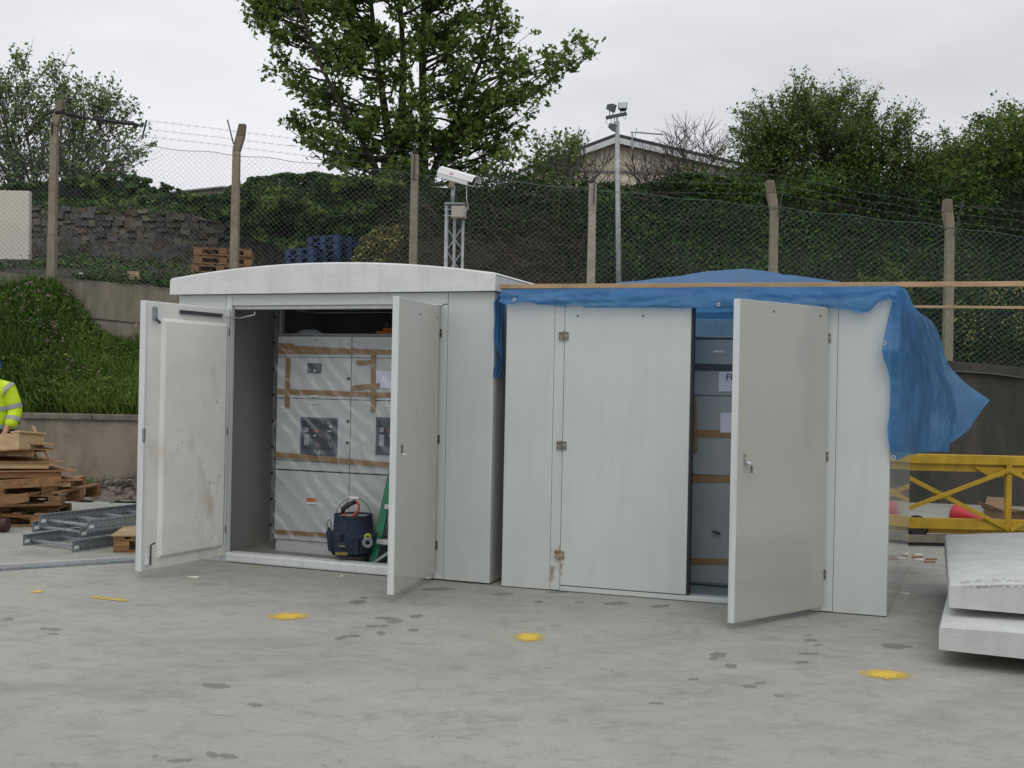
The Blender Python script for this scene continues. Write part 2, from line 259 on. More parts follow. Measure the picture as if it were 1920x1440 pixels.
class MB:
    def __init__(s): s.v = []; s.f = []; s.mi = []
    def quad8(s, p, mi=0):
        b = len(s.v); s.v += [tuple(q) for q in p]
        for f in ((0, 3, 2, 1), (4, 5, 6, 7), (0, 1, 5, 4), (1, 2, 6, 5), (2, 3, 7, 6), (3, 0, 4, 7)): s.f.append(tuple(b + i for i in f)); s.mi.append(mi)
        return s
    def box(s, s0, s1, d0, d1, z0, z1, fr=WF, mi=0):
        return s.quad8([fr(a, b, c) for c in (z0, z1) for a, b in ((s0, d0), (s1, d0), (s1, d1), (s0, d1))], mi)
    def beam(s, a, b, w, h, up=(0, 0, 1), mi=0):
        a = Vector(a); b = Vector(b); d = (b - a).normalized(); u = Vector(up); x = d.cross(u)
        if x.length < 1e-4: x = d.cross(Vector((0, 1, 0)))
        x.normalize(); u = x.cross(d).normalized()
        return s.quad8([q + x * (w / 2 * i) + u * (h / 2 * j) for q in (a, b) for i, j in ((-1, -1), (1, -1), (1, 1), (-1, 1))], mi)
    def tube(s, pts, r, n=6, cap=True, mi=0, sx=1.0):
        pts = [Vector(p) for p in pts]; m = len(pts)
        if not hasattr(r, '__len__'): r = [r] * m
        b = len(s.v); prev = None
        for i, p in enumerate(pts):
            d = (pts[min(i + 1, m - 1)] - pts[max(i - 1, 0)])
            d = d.normalized() if d.length > 1e-9 else Vector((0, 0, 1))
            if prev is None:
                x = d.cross(Vector((0, 0, 1)));
                if x.length < 0.05: x = d.cross(Vector((0, 1, 0)))
            else: x = prev - d * prev.dot(d)
            x.normalize(); prev = x; y = d.cross(x)
            for k in range(n):
                a = 2 * math.pi * k / n; s.v.append(tuple(p + x * (math.cos(a) * r[i] * sx) + y * (math.sin(a) * r[i])))
        for i in range(m - 1):
            for k in range(n):
                k2 = (k + 1) % n; s.f.append((b + i * n + k, b + i * n + k2, b + (i + 1) * n + k2, b + (i + 1) * n + k)); s.mi.append(mi)
        if cap: s.f.append(tuple(b + k for k in range(n))[::-1]); s.f.append(tuple(b + (m - 1) * n + k for k in range(n))); s.mi += [mi, mi]
        return s
    def lathe(s, prof, c, n=24, ax=None, mi=0, sq=(1, 1)):
        c = Vector(c); b = len(s.v)
        for r, z in prof:
            for k in range(n):
                a = 2 * math.pi * k / n; s.v.append(tuple(c + Vector((math.cos(a) * r * sq[0], math.sin(a) * r * sq[1], z))))
        for i in range(len(prof) - 1):
            for k in range(n):
                k2 = (k + 1) % n; s.f.append((b + i * n + k, b + i * n + k2, b + (i + 1) * n + k2, b + (i + 1) * n + k)); s.mi.append(mi)
        return s
    def grid(s, pts, mi=0, flip=False):
        b = len(s.v); R = len(pts); C_ = len(pts[0])
        for row in pts: s.v += [tuple(p) for p in row]
        for i in range(R - 1):
            for j in range(C_ - 1):
                q = (b + i * C_ + j, b + i * C_ + j + 1, b + (i + 1) * C_ + j + 1, b + (i + 1) * C_ + j)
                s.f.append(q[::-1] if flip else q); s.mi.append(mi)
        return s
    def prism(s, poly, ext, mi=0):
        """poly: list of points; ext: vector"""
        b = len(s.v); n = len(poly); e = Vector(ext)
        s.v += [tuple(Vector(p)) for p in poly] + [tuple(Vector(p) + e) for p in poly]
        s.f.append(tuple(range(b, b + n))[::-1]); s.f.append(tuple(range(b + n, b + 2 * n))); s.mi += [mi, mi]
        for i in range(n): j = (i + 1) % n; s.f.append((b + i, b + j, b + n + j, b + n + i)); s.mi.append(mi)
        return s
    def build(s, name, m, parent=None, bevel=0.0, smooth=False, solid=0.0, sub=0):
        v = np.array(s.v, dtype=float); lo = v.min(0); hi = v.max(0); c = Vector(((lo[0] + hi[0]) / 2, (lo[1] + hi[1]) / 2, (lo[2] + hi[2]) / 2 if parent else lo[2]))
        me = bpy.data.meshes.new(name); me.from_pydata((v - np.array(c)).tolist(), [], s.f)
        ms = m if isinstance(m, (list, tuple)) else [m]
        for q in ms: me.materials.append(q)
        if len(ms) > 1: me.polygons.foreach_set('material_index', s.mi)
        if smooth: me.polygons.foreach_set('use_smooth', [True] * len(me.polygons))
        me.update(); o = bpy.data.objects.new(name, me); link(o, parent, c)
        if bevel: k = o.modifiers.new('bevel', 'BEVEL'); k.width = bevel; k.segments = 2; k.limit_method = 'ANGLE'; k.harden_normals = False
        if solid: k = o.modifiers.new('solid', 'SOLIDIFY'); k.thickness = solid; k.offset = 0
        if sub: k = o.modifiers.new('sub', 'SUBSURF'); k.levels = sub; k.render_levels = sub
        return o
def bx(name, m, parent, fr, s0, s1, d0, d1, z0, z1, bevel=0.004):
    return MB().box(s0, s1, d0, d1, z0, z1, fr).build(name, m, parent, bevel)
def copy_tree(o, parent=None, dloc=None, rot=None):
    c = o.copy(); COL.objects.link(c); c.parent = parent
    WO[c] = WO[o].copy()
    if dloc is not None: c.location = o.location + Vector(dloc)
    for ch in list(o.children): copy_tree(ch, c)
    return c
def text(body, size, fr, s, d, z, m, parent, name='lettering', ext=0.0006, bold=0.0):
    cu = bpy.data.curves.new(name, 'FONT'); cu.body = body; cu.size = size; cu.extrude = ext; cu.offset = bold; cu.align_x = 'CENTER'; cu.align_y = 'CENTER'; cu.resolution_u = 2
    o = bpy.data.objects.new('t', cu); COL.objects.link(o); dg = bpy.context.evaluated_depsgraph_get(); dg.update()
    me = bpy.data.meshes.new_from_object(o.evaluated_get(dg)); bpy.data.objects.remove(o)
    p = fr(s, d, z); nrm = fr.ex.cross(fr.ez)
    R = Matrix((fr.ex, fr.ez, nrm)).transposed().to_4x4(); me.transform(R); me.materials.clear(); me.materials.append(m)
    o = bpy.data.objects.new(name, me); link(o, parent, p); return o

# leaves and other scattered small faces, built in one go
def scatter_mesh(name, cen, size, mats, parent=None, shape='kite', up=0.5, matw=(0.5, 0.25, 0.25), mi=None, dirs=None, kind=None, lab=None, cat=None):
    cen = np.asarray(cen, float); n = len(cen); size = np.broadcast_to(np.asarray(size, float), (n,))
    if dirs is None:
        d = np.random.normal(size=(n, 3)); d[:, 2] *= 0.6
    else: d = np.asarray(dirs, float)
    d /= np.linalg.norm(d, axis=1)[:, None]
    nr = np.random.normal(size=(n, 3)); nr[:, 2] += up * 2; nr[:, 1] -= up * 0.5
    x = np.cross(d, nr); x /= (np.linalg.norm(x, axis=1)[:, None] + 1e-9); z = np.cross(x, d)
    S = size[:, None]
    if shape == 'kite':
        v = np.stack([cen - d * S * .5, cen + x * S * .33 + z * S * .08, cen + d * S * .5, cen - x * S * .33 + z * S * .08], 1); q = 1
    elif shape == 'blade':
        tip = cen + d * S + np.random.normal(size=(n, 3)) * S * 0.18; w = S * 0.035 + 0.003
        mid = cen + d * S * .55
        v = np.stack([cen - x * w, cen + x * w, mid + x * w * .8, mid - x * w * .8, mid - x * w * .8, mid + x * w * .8, tip + x * .001, tip - x * .001], 1); q = 2
    elif shape == 'palm':
        vs = []
        for ang, ln in ((-1.05, .62), (0, .85), (1.05, .62)):
            dd = d * math.cos(ang) + x * math.sin(ang); xx = x * math.cos(ang) - d * math.sin(ang)
            b = cen - d * S * .25; dr = -z * S * .12 * abs(ang)
            vs += [b, b + dd * S * ln * .5 + xx * S * .26 + dr * .5, b + dd * S * ln + dr, b + dd * S * ln * .5 - xx * S * .26 + dr * .5]
        v = np.stack(vs, 1); q = 3
    V = v.reshape(-1, 3); nf = n * q
    c = V.mean(0); me = bpy.data.meshes.new(name)
    me.vertices.add(len(V)); me.vertices.foreach_set('co', (V - c).ravel())
    me.loops.add(nf * 4); me.loops.foreach_set('vertex_index', np.arange(nf * 4, dtype=np.int32))
    me.polygons.add(nf); me.polygons.foreach_set('loop_start', np.arange(0, nf * 4, 4, dtype=np.int32))
    for m in mats: me.materials.append(m)
    if mi is None: mi = np.random.choice(len(mats), n, p=np.array(matw[:len(mats)]) / sum(matw[:len(mats)]))
    me.polygons.foreach_set('material_index', np.repeat(mi, q).astype(np.int32)); me.update(calc_edges=True); me.validate()
    o = bpy.data.objects.new(name, me); link(o, parent, Vector(c)); return tag(o, lab, cat, None, kind)

def in_poly(x, y, poly):
    p = np.array(poly, float); inside = np.zeros(len(x), bool); j = len(p) - 1
    for i in range(len(p)):
        c = ((p[i, 1] > y) != (p[j, 1] > y)) & (x < (p[j, 0] - p[i, 0]) * (y - p[i, 1]) / (p[j, 1] - p[i, 1] + 1e-12) + p[i, 0]); inside ^= c; j = i
    return inside
def sample_poly(poly, n):
    p = np.array(poly, float); xs = []; ys = []; tot = 0
    while tot < n:
        x = np.random.uniform(p[:, 0].min(), p[:, 0].max(), n * 2); y = np.random.uniform(p[:, 1].min(), p[:, 1].max(), n * 2)
        k = in_poly(x, y, poly); xs.append(x[k]); ys.append(y[k]); tot += k.sum()
    return np.concatenate(xs)[:n], np.concatenate(ys)[:n]
def to_world(x, y, Y):
    u = (x - 960) / FPX; v = (720 - y) / FPX
    return np.stack([(CR * u - SR * v) * Y, Y + 0 * x, EYE + (SR * u + CR * v) * Y], 1)

# smooth value noise for wrinkles and terrain
_ng = np.random.RandomState(3).uniform(-1, 1, (64, 64))
def vnoise(x, y):
    x = np.asarray(x, float); y = np.asarray(y, float)
    xi = np.floor(x).astype(int); yi = np.floor(y).astype(int); fx = x - xi; fy = y - yi; fx = fx * fx * (3 - 2 * fx); fy = fy * fy * (3 - 2 * fy)
    g = lambda a, b: _ng[a % 64, b % 64]
    return (g(xi, yi) * (1 - fx) + g(xi + 1, yi) * fx) * (1 - fy) + (g(xi, yi + 1) * (1 - fx) + g(xi + 1, yi + 1) * fx) * fy
def fbm(x, y, o=4):
    s = 0; a = 1
    for i in range(o): s = s + a * vnoise(np.asarray(x) * 2 ** i + 7.3 * i, np.asarray(y) * 2 ** i + 3.1 * i); a *= .5
    return s

# ============================================================ SETTING
# ---- concrete yard
def yard_mat():
    m = bpy.data.materials.new('yard_concrete'); m.use_nodes = True; t = m.node_tree; n = t.nodes; l = t.links; b = n['Principled BSDF']
    b.inputs['Specular IOR Level'].default_value = 0.35
    c = n.new('ShaderNodeTexCoord'); P0 = c.outputs['Object']
    def noise(scale, det=5, st=None, rot=0, rough=0.6, dist=0):
        v = P0
        if st or rot:
            k = n.new('ShaderNodeMapping'); k.inputs['Scale'].default_value = st or (1, 1, 1); k.inputs['Rotation'].default_value = (0, 0, rot); l.new(v, k.inputs[0]); v = k.outputs[0]
        a = n.new('ShaderNodeTexNoise'); a.inputs['Scale'].default_value = scale; a.inputs['Detail'].default_value = det; a.inputs['Roughness'].default_value = rough; a.inputs['Distortion'].default_value = dist; l.new(v, a.inputs['Vector']); return a.outputs['Fac']
    def rng(x, lo, hi, a=0, bb=1):
        r = n.new('ShaderNodeMapRange'); r.inputs['From Min'].default_value = lo; r.inputs['From Max'].default_value = hi; r.inputs['To Min'].default_value = a; r.inputs['To Max'].default_value = bb; l.new(x, r.inputs['Value']); return r.outputs[0]
    def mul(a, bb):
        q = n.new('ShaderNodeMath'); q.operation = 'MULTIPLY'
        for i, z in enumerate((a, bb)):
            if isinstance(z, float): q.inputs[i].default_value = z
            else: l.new(z, q.inputs[i])
        return q.outputs[0]
    def mixc(f, a, bb):
        x = n.new('ShaderNodeMix'); x.data_type = 'RGBA'; l.new(f, x.inputs['Factor'])
        for k, z in (('A', a), ('B', bb)):
            if isinstance(z, tuple): x.inputs[k].default_value = (*z, 1)
            else: l.new(z, x.inputs[k])
        return x.outputs['Result']
    col = mixc(rng(noise(0.35, 6), 0.35, 0.65), (0.295, 0.300, 0.262), (0.350, 0.350, 0.306))
    col = mixc(mul(rng(noise(0.9, 9, (0.8, 1.15, 1), 0.25, 0.74, 0.5), 0.50, 0.68), 0.62), col, (0.21, 0.217, 0.198))      # broad smears
    col = mixc(mul(rng(noise(2.4, 9, (0.65, 1.15, 1), -0.5, 0.78, 0.9), 0.53, 0.67), 0.6), col, (0.198, 0.203, 0.184))      # drag marks
    col = mixc(mul(rng(noise(7.0, 8, (0.55, 1.0, 1), 0.35, 0.78, 1.2), 0.56, 0.63), 0.5), col, (0.17, 0.172, 0.155))      # small scuffs
    col = mixc(mul(rng(noise(3.4, 8, (0.6, 1.4, 1), 0.8, 0.7), 0.50, 0.75), 0.6), col, (0.39, 0.39, 0.355))                # pale bloom
    col = mixc(mul(rng(noise(1.7, 6, (1, 1, 1), 1.8, 0.7), 0.58, 0.8), 0.35), col, (0.30, 0.27, 0.20))                    # brownish silt
    col = mixc(mul(rng(noise(4.2, 9, (0.85, 1.0, 1), 1.1, 0.8, 0.4), 0.53, 0.64), 0.5), col, (0.20, 0.205, 0.19))
    col = mixc(mul(rng(noise(120, 2), 0.5, 0.72), 0.3), col, (0.17, 0.17, 0.16))
    col = mixc(mul(rng(noise(38, 1), 0.735, 0.75), 0.7), col, (0.08, 0.08, 0.075))                                       # specks of grit
    # long curved tyre scuffs
    wv = n.new('ShaderNodeTexWave'); wv.wave_type = 'RINGS'; wv.rings_direction = 'SPHERICAL'; wv.inputs['Scale'].default_value = 0.16; wv.inputs['Distortion'].default_value = 1.2; wv.inputs['Detail'].default_value = 3; wv.inputs['Detail Scale'].default_value = 2.5
    mp_ = n.new('ShaderNodeMapping'); mp_.inputs['Location'].default_value = (3.0, -12.5, 0); l.new(P0, mp_.inputs[0]); l.new(mp_.outputs[0], wv.inputs['Vector'])
    col = mixc(mul(mul(rng(wv.outputs['Fac'], 0.93, 1.0), rng(noise(1.3, 5), 0.45, 0.65)), 0.45), col, (0.18, 0.18, 0.175))
    l.new(col, b.inputs['Base Color'])
    l.new(rng(noise(1.3, 4), 0.3, 0.7, 0.62, 0.9), b.inputs['Roughness'])
    bp = n.new('ShaderNodeBump'); bp.inputs['Strength'].default_value = 0.25; bp.inputs['Distance'].default_value = 0.01; l.new(noise(60, 5), bp.inputs['Height']); l.new(bp.outputs[0], b.inputs['Normal'])
    return m
g = MB().grid([[(x, y, 0) for x in np.linspace(-120, 120, 25)] for y in np.linspace(-60, 260, 33)])
ground = g.build('concrete_yard', yard_mat()); tag(ground, kind='structure'); 
ground.data.transform(Matrix.Translation((ground.location.x, ground.location.y, 0))); ground.location = (0, 0, 0); WO[ground] = Vector((0, 0, 0))

# yellow spray marks
def spray_mat(line=False):
    m = bpy.data.materials.new('yellow_spray'); m.use_nodes = True; t = m.node_tree; n = t.nodes; l = t.links; b = n['Principled BSDF']
    b.inputs['Base Color'].default_value = (0.66, 0.45, 0.05, 1); b.inputs['Roughness'].default_value = 0.8
    c = n.new('ShaderNodeTexCoord'); g_ = n.new('ShaderNodeVectorMath'); g_.operation = 'LENGTH'
    k = n.new('ShaderNodeMapping'); l.new(c.outputs['Generated'], k.inputs[0]); k.inputs['Location'].default_value = (-1, -1, 0); k.inputs['Scale'].default_value = (2, 2, 0); l.new(k.outputs[0], g_.inputs[0])
    z = n.new('ShaderNodeTexNoise'); z.inputs['Scale'].default_value = 110; z.inputs['Detail'].default_value = 3; l.new(c.outputs['Object'], z.inputs['Vector'])
    z2 = n.new('ShaderNodeTexNoise'); z2.inputs['Scale'].default_value = 22; z2.inputs['Detail'].default_value = 3; l.new(c.outputs['Object'], z2.inputs['Vector'])
    a = n.new('ShaderNodeMath'); a.operation = 'MULTIPLY_ADD'; a.inputs[1].default_value = 0.9; l.new(z.outputs['Fac'], a.inputs[0]); l.new(g_.outputs['Value'], a.inputs[2])
    a2 = n.new('ShaderNodeMath'); a2.operation = 'MULTIPLY_ADD'; a2.inputs[1].default_value = 0.8; l.new(z2.outputs['Fac'], a2.inputs[0]); l.new(a.outputs[0], a2.inputs[2])
    r = n.new('ShaderNodeMapRange'); r.inputs['From Min'].default_value = 1.15; r.inputs['From Max'].default_value = 1.62; r.inputs['To Min'].default_value = 0.97; r.inputs['To Max'].default_value = 0.0; l.new(a2.outputs[0], r.inputs['Value'])
    l.new(r.outputs[0], b.inputs['Alpha']); return m
sm = spray_mat()
def damp_mat():
    m = mat('damp_concrete', (0.20, 0.20, 0.185), 0.6, 0.12, 9); n = m.node_tree.nodes; b = n['Principled BSDF']; b.inputs['Alpha'].default_value = 0.40; return m
dm = damp_mat(); rs_ = random.Random(5)
for (px_, py_, w, h) in ((671, 1128, 17, 3.2), (682, 1120, 7, 2), (706, 1173, 18, 2.6), (724, 1159, 22, 3), (740, 1165, 13, 4), (776, 1181, 14, 2.4), (781, 1155, 14, 3), (714, 1187, 9, 3), (638, 1196, 9, 4), (660, 1192, 14, 2.6), (405, 1285, 26, 5), (479, 1321, 15, 3.4), (820, 1104, 34, 3), (942, 1113, 19, 3), (338, 1425, 21, 4), (398, 1414, 13, 5), (428, 1417, 18, 4.5), (291, 1417, 6, 3), (1155, 1131, 27, 2.6), (1238, 1136, 16, 3), (1085, 1129, 8, 1.8), (1347, 1227, 19, 4), (1338, 1234, 10, 3), (1370, 1248, 15, 3.4), (1406, 1286, 12, 4), (1425, 1280, 12, 2.2), (1520, 1200, 17, 2.4), (1534, 1209, 10, 1.8), (1517, 1191, 8, 1.4), (1517, 1225, 17, 2.6), (1504, 1241, 12, 2.8), (1680, 1211, 27, 5), (1301, 1273, 10, 2.8), (1460, 1304, 11, 2.4), (95, 1179, 20, 3), (100, 1188, 9, 2), (16, 1160, 12, 2.4), (1230, 1318, 14, 2.2), (1010, 1128, 10, 1.6), (1045, 1110, 26, 1.8)):
    nv = 15; ph0 = rs_.uniform(0, 6); pts_ = []
    for k in range(nv):
        an = 2 * math.pi * k / nv; rr_ = 1 + .22 * math.sin(2 * an + ph0) + .14 * math.sin(5 * an + ph0 * 2) + rs_.uniform(-.13, .13); pts_.append(tuple(G(px_ + w * rr_ * math.cos(an), py_ + h * rr_ * math.sin(an), .003)))
    b_ = MB(); b_.v = pts_; b_.f = [tuple(range(nv - 1, -1, -1))]; b_.mi = [0]; b_.build('damp_patch', dm, ground)
for (px_, py_, w, h) in ((541, 1155, .20, .17), (992, 1194, .145, .19), (1660, 1264, .215, .155), (70, 1109, .07, .08)):
    c = G(px_, py_, .004); b_ = MB(); b_.v = [(c.x - w, c.y - h, .004), (c.x + w, c.y - h, .004), (c.x + w, c.y + h, .004), (c.x - w, c.y + h, .004)]; b_.f = [(0, 1, 2, 3)]; b_.mi = [0]
    b_.build('paint_spot', sm, ground)
a_, b2_ = G(172, 1119, .004), G(238, 1126, .004); dd = (b2_ - a_); nn = Vector((-dd.y, dd.x, 0)).normalized() * .028
b_ = MB(); b_.v = [tuple(a_ - nn), tuple(b2_ - nn), tuple(b2_ + nn), tuple(a_ + nn)]; b_.f = [(0, 1, 2, 3)]; b_.mi = [0]; lm_ = mat('yellow_line', (0.66, 0.45, 0.05), .8, .1, 20); n__ = lm_.node_tree.nodes; zz_ = n__.new('ShaderNodeTexNoise'); zz_.inputs['Scale'].default_value = 60; tc_ = n__.new('ShaderNodeTexCoord'); lm_.node_tree.links.new(tc_.outputs['Object'], zz_.inputs['Vector']); rg_ = n__.new('ShaderNodeMapRange'); rg_.inputs['From Min'].default_value = .36; rg_.inputs['From Max'].default_value = .5; lm_.node_tree.links.new(zz_.outputs['Fac'], rg_.inputs['Value']); lm_.node_tree.links.new(rg_.outputs[0], n__['Principled BSDF'].inputs['Alpha'])
b_.build('paint_line', lm_, ground)

# ---- fence line and ground behind it
POSTS = [(93, 18.0), (435, 17.55), (770, 17.1), (1104, 16.7), (1445, 16.25), (1775, 15.85)]
PX = [(px_ - 960) / FPX * Y for px_, Y in POSTS]; PY = [Y for _, Y in POSTS]
def fenceY(x): return 18.0 + (np.asarray(x, float) + 7.6) * (15.85 - 18.0) / (6.3 + 7.6)
def wallz(x): return 3.2 - (np.asarray(x, float) + 7.5) * 0.0835
def sstep(x, a, b): t = np.clip((np.asarray(x, float) - a) / (b - a), 0, 1); return t * t * (3 - 2 * t)
def terr(x, y):
    x = np.asarray(x, float); y = np.asarray(y, float); d = y - fenceY(x)
    base = np.where(x < 9, wallz(x), wallz(9.0)) + 0 * y; base = np.where(x < -9, wallz(-9.0), base)
    left = base + np.clip(d, 0, 6) * 0.16 + np.clip(d - 6, 0, 40) * 0.02
    right = base + sstep(d, 0.35, 3.3) * (4.95 - (base - 1.9) * 0.1 - base) + np.clip(d - 3.2, 0, 60) * 0.012
    s = sstep(x, -2.9, -1.5)
    return left * (1 - s) + right * s + fbm(x * .7, y * .7, 3) * 0.05 * sstep(d, .3, 1)
xs = np.concatenate([np.linspace(-110, -12, 12), np.linspace(-11, 11, 80), np.linspace(12, 110, 12)])
ds = np.concatenate([np.linspace(0.12, 5, 34), np.linspace(5.5, 30, 20), np.linspace(35, 230, 12)])
rows = []
for d in ds: y = fenceY(np.clip(xs, -20, 20)) + d; rows.append(list(zip(xs, y, terr(xs, y))))
tag(MB().grid(rows).build('upper_ground', M['soil'], smooth=True), kind='structure')

# upper retaining walls along the fence
def wall_run(name, x0, x1, m, label, cat, thick=.28, z0=-0.3, cope=None):
    b = MB(); n = 24; x = np.linspace(x0, x1, n)
    for i in range(n - 1):
        xa, xb = x[i], x[i + 1]; ya, yb = float(fenceY(xa)), float(fenceY(xb)); za, zb = float(wallz(xa)), float(wallz(xb))
        b.quad8([(xa, ya - .1, z0), (xb, yb - .1, z0), (xb, yb + thick, z0), (xa, ya + thick, z0), (xa, ya - .1, za), (xb, yb - .1, zb), (xb, yb + thick, zb), (xa, ya + thick, za)])
    return b
t = thing('retaining_wall', 'high brown concrete retaining wall under the fence above the flowery bank', 'wall', (-6, 17.6, 0))
wall_run('', -14, -0.5, None, '', '').build('wall_face', M['concwall2'], t)
b = MB()
for x0 in np.arange(-14, -0.6, 1.0): b.beam((x0, float(fenceY(x0)) - .103, float(wallz(x0)) - .62), (x0 + 1.0, float(fenceY(x0 + 1)) - .103, float(wallz(x0 + 1)) - .62), .006, .025)
b.build('pour_joint', M['mortar'], t)
t = thing('retaining_wall', 'dark weathered concrete wall under the fence behind the yellow truss', 'wall', (5, 16, 0))
wall_run('', -0.5, 24, None, '', '').build('wall_face', M['concdark'], t)
b = MB(); b.beam((-.5, float(fenceY(-.5)) - .12, float(wallz(-.5)) - .06), (24, float(fenceY(24)) - .12, float(wallz(24)) - .06), .09, .14); b.build('capping', M['concdark'], t, .01)
b = MB(); b.tube([(x, float(fenceY(x)) - .18, float(wallz(x)) - .14 + .02 * math.sin(x * 3)) for x in np.linspace(3, 10, 30)], .008, 4); b.build('tension_wire', M['wire'], t)

# lower retaining wall with coping stones, left
LWY = 15.7
t = thing('garden_wall', 'low stained concrete wall with flat coping behind the timber pile', 'wall', (-6, LWY, 0))
MB().box(-14, 0.5, LWY, LWY + .22, -.2, .965).build('wall_face', M['concwall'], t)
for i in range(9):
    x0 = -14 + i * 1.62 - .1; bx('coping_stone', M['coping'], t, WF, x0, x0 + 1.605, LWY - .045, LWY + .27, .965, 1.045, .01)
# bank between both walls
def bankz(x, v):
    x = np.asarray(x, float); topz = 2.98 - 1.0 * sstep(x, -7.75, -6.3) - .4 * sstep(x, -6.3, -4)
    return 1.0 + (topz - 1.0) * (v ** 0.8) + fbm(x * 1.5, v * 4, 3) * .05
xs = np.linspace(-14, 0.5, 60); rows = []
for v in np.linspace(0, 1, 16):
    y = (LWY + .24) * (1 - v) + (fenceY(xs) - .09) * v; rows.append(list(zip(xs, y, bankz(xs, v))))
tag(MB().grid(rows).build('grass_bank', M['soil'], smooth=True), kind='structure')
# grass blades, weeds and flowers of the bank
def bank_pts(n, x0=-9.2, x1=-4.4):
    x = np.random.uniform(x0, x1, n); v = np.random.uniform(0, 1, n); y = (LWY + .24) * (1 - v) + (fenceY(x) - .09) * v
    return x, v, np.stack([x, y, bankz(x, v)], 1)
x, v, p = bank_pts(30000); dr = np.random.normal(size=p.shape) * .35; dr[:, 2] = 1; dr[:, 1] -= .35
keep = (fbm(x * 1.2, v * 3 + 5, 3) > -.75)
cl = fbm(x * .9 + 4, v * 2.5, 2); mi = np.where(cl + np.random.normal(size=len(x)) * .35 > .15, 1, np.where(np.random.rand(len(x)) < .45, 2, 0))
scatter_mesh('bank_grass', p[keep] , np.random.uniform(.1, .34, keep.sum()), GRS, shape='blade', dirs=dr[keep], mi=mi[keep], kind='stuff')
x, v, p = bank_pts(30000); p[:, 2] += np.random.uniform(.0, .32, len(x)); k = fbm(x * 1.6 + 3, v * 3.5, 3) > -.25
k |= v < .25
scatter_mesh('bank_weeds', p[k], np.random.uniform(.03, .075, k.sum()), [BRM[1], GRS[1], BRM[0]], up=.6, kind='stuff')
cx, cy = [], []
fl = [(20, 560), (38, 553), (50, 532), (60, 530), (70, 545), (78, 520), (88, 553), (52, 565), (42, 582), (72, 612), (56, 628), (64, 630), (75, 612), (105, 605), (125, 550), (123, 690), (40, 575), (22, 633), (37, 633), (85, 640), (95, 637), (57, 668), (87, 660), (108, 665), (134, 676), (106, 706), (52, 680), (44, 608), (92, 692), (100, 622), (130, 770), (127, 748), (137, 766), (182, 700), (255, 605), (145, 712), (196, 724), (232, 725), (246, 720), (160, 690), (118, 640), (48, 600), (60, 600), (68, 587), (57, 632), (66, 636), (30, 540), (78, 598), (100, 612), (12, 570), (15, 600)]
pts = []
for (a, b_) in fl:
    yy = 16.1 + (17.5 - 16.1) * max(0, min(1, (770 - b_) / 240.0)) - .1
    for k in range(6): q = P(a + random.gauss(0, 3.2), b_ + random.gauss(0, 2.4), yy); pts.append(tuple(q))
scatter_mesh('wildflowers', pts, np.random.uniform(.022, .042, len(pts)), FLW, up=.2, matw=(.55, .45), kind='stuff')
# trailing ivy and weeds along the wall top, and litter there
x = np.random.uniform(-7.2, -4.6, 5200); y = fenceY(x) + np.random.uniform(-.15, 1.3, len(x)); z = np.maximum(terr(x, y), wallz(x)) + np.abs(np.random.normal(0, .07, len(x)))
k = fbm(x * 1.3, y * 1.3, 3) > -.35
scatter_mesh('wall_top_weeds', np.stack([x, y, z], 1)[k], np.random.uniform(.04, .08, k.sum()), BRM + [M['twig']], up=.8, matw=(.4, .15, .25, .2), kind='stuff')

x = np.random.uniform(-9, -2.6, 9000); y = fenceY(x) + np.random.uniform(.3, 4.6, len(x)); z = terr(x, y) + np.abs(np.random.normal(0, .05, len(x))); k = fbm(x * .9 + 2, y * .9, 3) > .05
scatter_mesh('rough_ground_weeds', np.stack([x, y, z], 1)[k], np.random.uniform(.04, .1, k.sum()), BRM + [M['twig']], up=.8, matw=(.35, .15, .25, .25), kind='stuff')
# ============================================================ FENCE
t = thing('chain_link_fence', 'tall chain link fence with concrete posts and barbed wire along the retaining wall', 'fence', (-7.6, 18, 3.0))
def post(x, y, z0, z1, crank, m, steel=None):
    b = MB(); w = .065
    
    def ring(c, w): return [(c[0] - w, c[1] - w, c[2]), (c[0] + w, c[1] - w, c[2]), (c[0] + w, c[1] + w, c[2]), (c[0] - w, c[1] + w, c[2])]
    b.quad8(ring((x, y, z0), .068) + ring((x, y, z1 - .40), .056))
    if crank is not None:
        b.quad8(ring((x, y, z1 - .40), .059) + ring((x + crank * .55, y - .05, z1 - .17), .066)); b.quad8(ring((x + crank * .55, y - .05, z1 - .17), .065) + ring((x + crank, y - .16, z1), .055))
    else: b.quad8(ring((x, y, z1 - .40), .059) + ring((x, y, z1), .057))
    b.build('post', m, t, .012)
    if steel:
        MB().beam((x - .01 + steel[0], y - .085, z1 - steel[1]), (x + steel[2], y - .1, z1 + steel[3]), .012, .05, (0, 1, 0)).build('steel_arm', M['slate'], t)
def zt(px_, py_, Y): return P(px_, py_, Y).z
post(PX[0], PY[0], 2.4, zt(92, 192, 18), .17, M['post'], (0, .55, .0, -.35))
post(PX[1], PY[1], 2.4, zt(440, 237, 17.55), .13, M['post'], (-.02, .3, -.13, .08))
post(PX[2], PY[2], 2.2, zt(772, 290, 17.1), None, M['post'], (0, .4, 0, .2))
post(PX[3], PY[3], 1.9, zt(1106, 345, 16.7), None, M['post_pale'], (.02, .32, .03, .37))
post(PX[4], PY[4], 1.6, zt(1441, 343, 16.25), -.11, M['post'], (.05, .5, .12, .02))
post(PX[5], PY[5], 1.2, zt(1773, 378, 15.85), -.11, M['post'], (.05, .5, .14, .0))
post(-10.4, float(fenceY(-10.4)), 2.6, 5.3, .1, M['post']); post(9.0, float(fenceY(9.0)), 1.0, 4.1, -.05, M['post'])
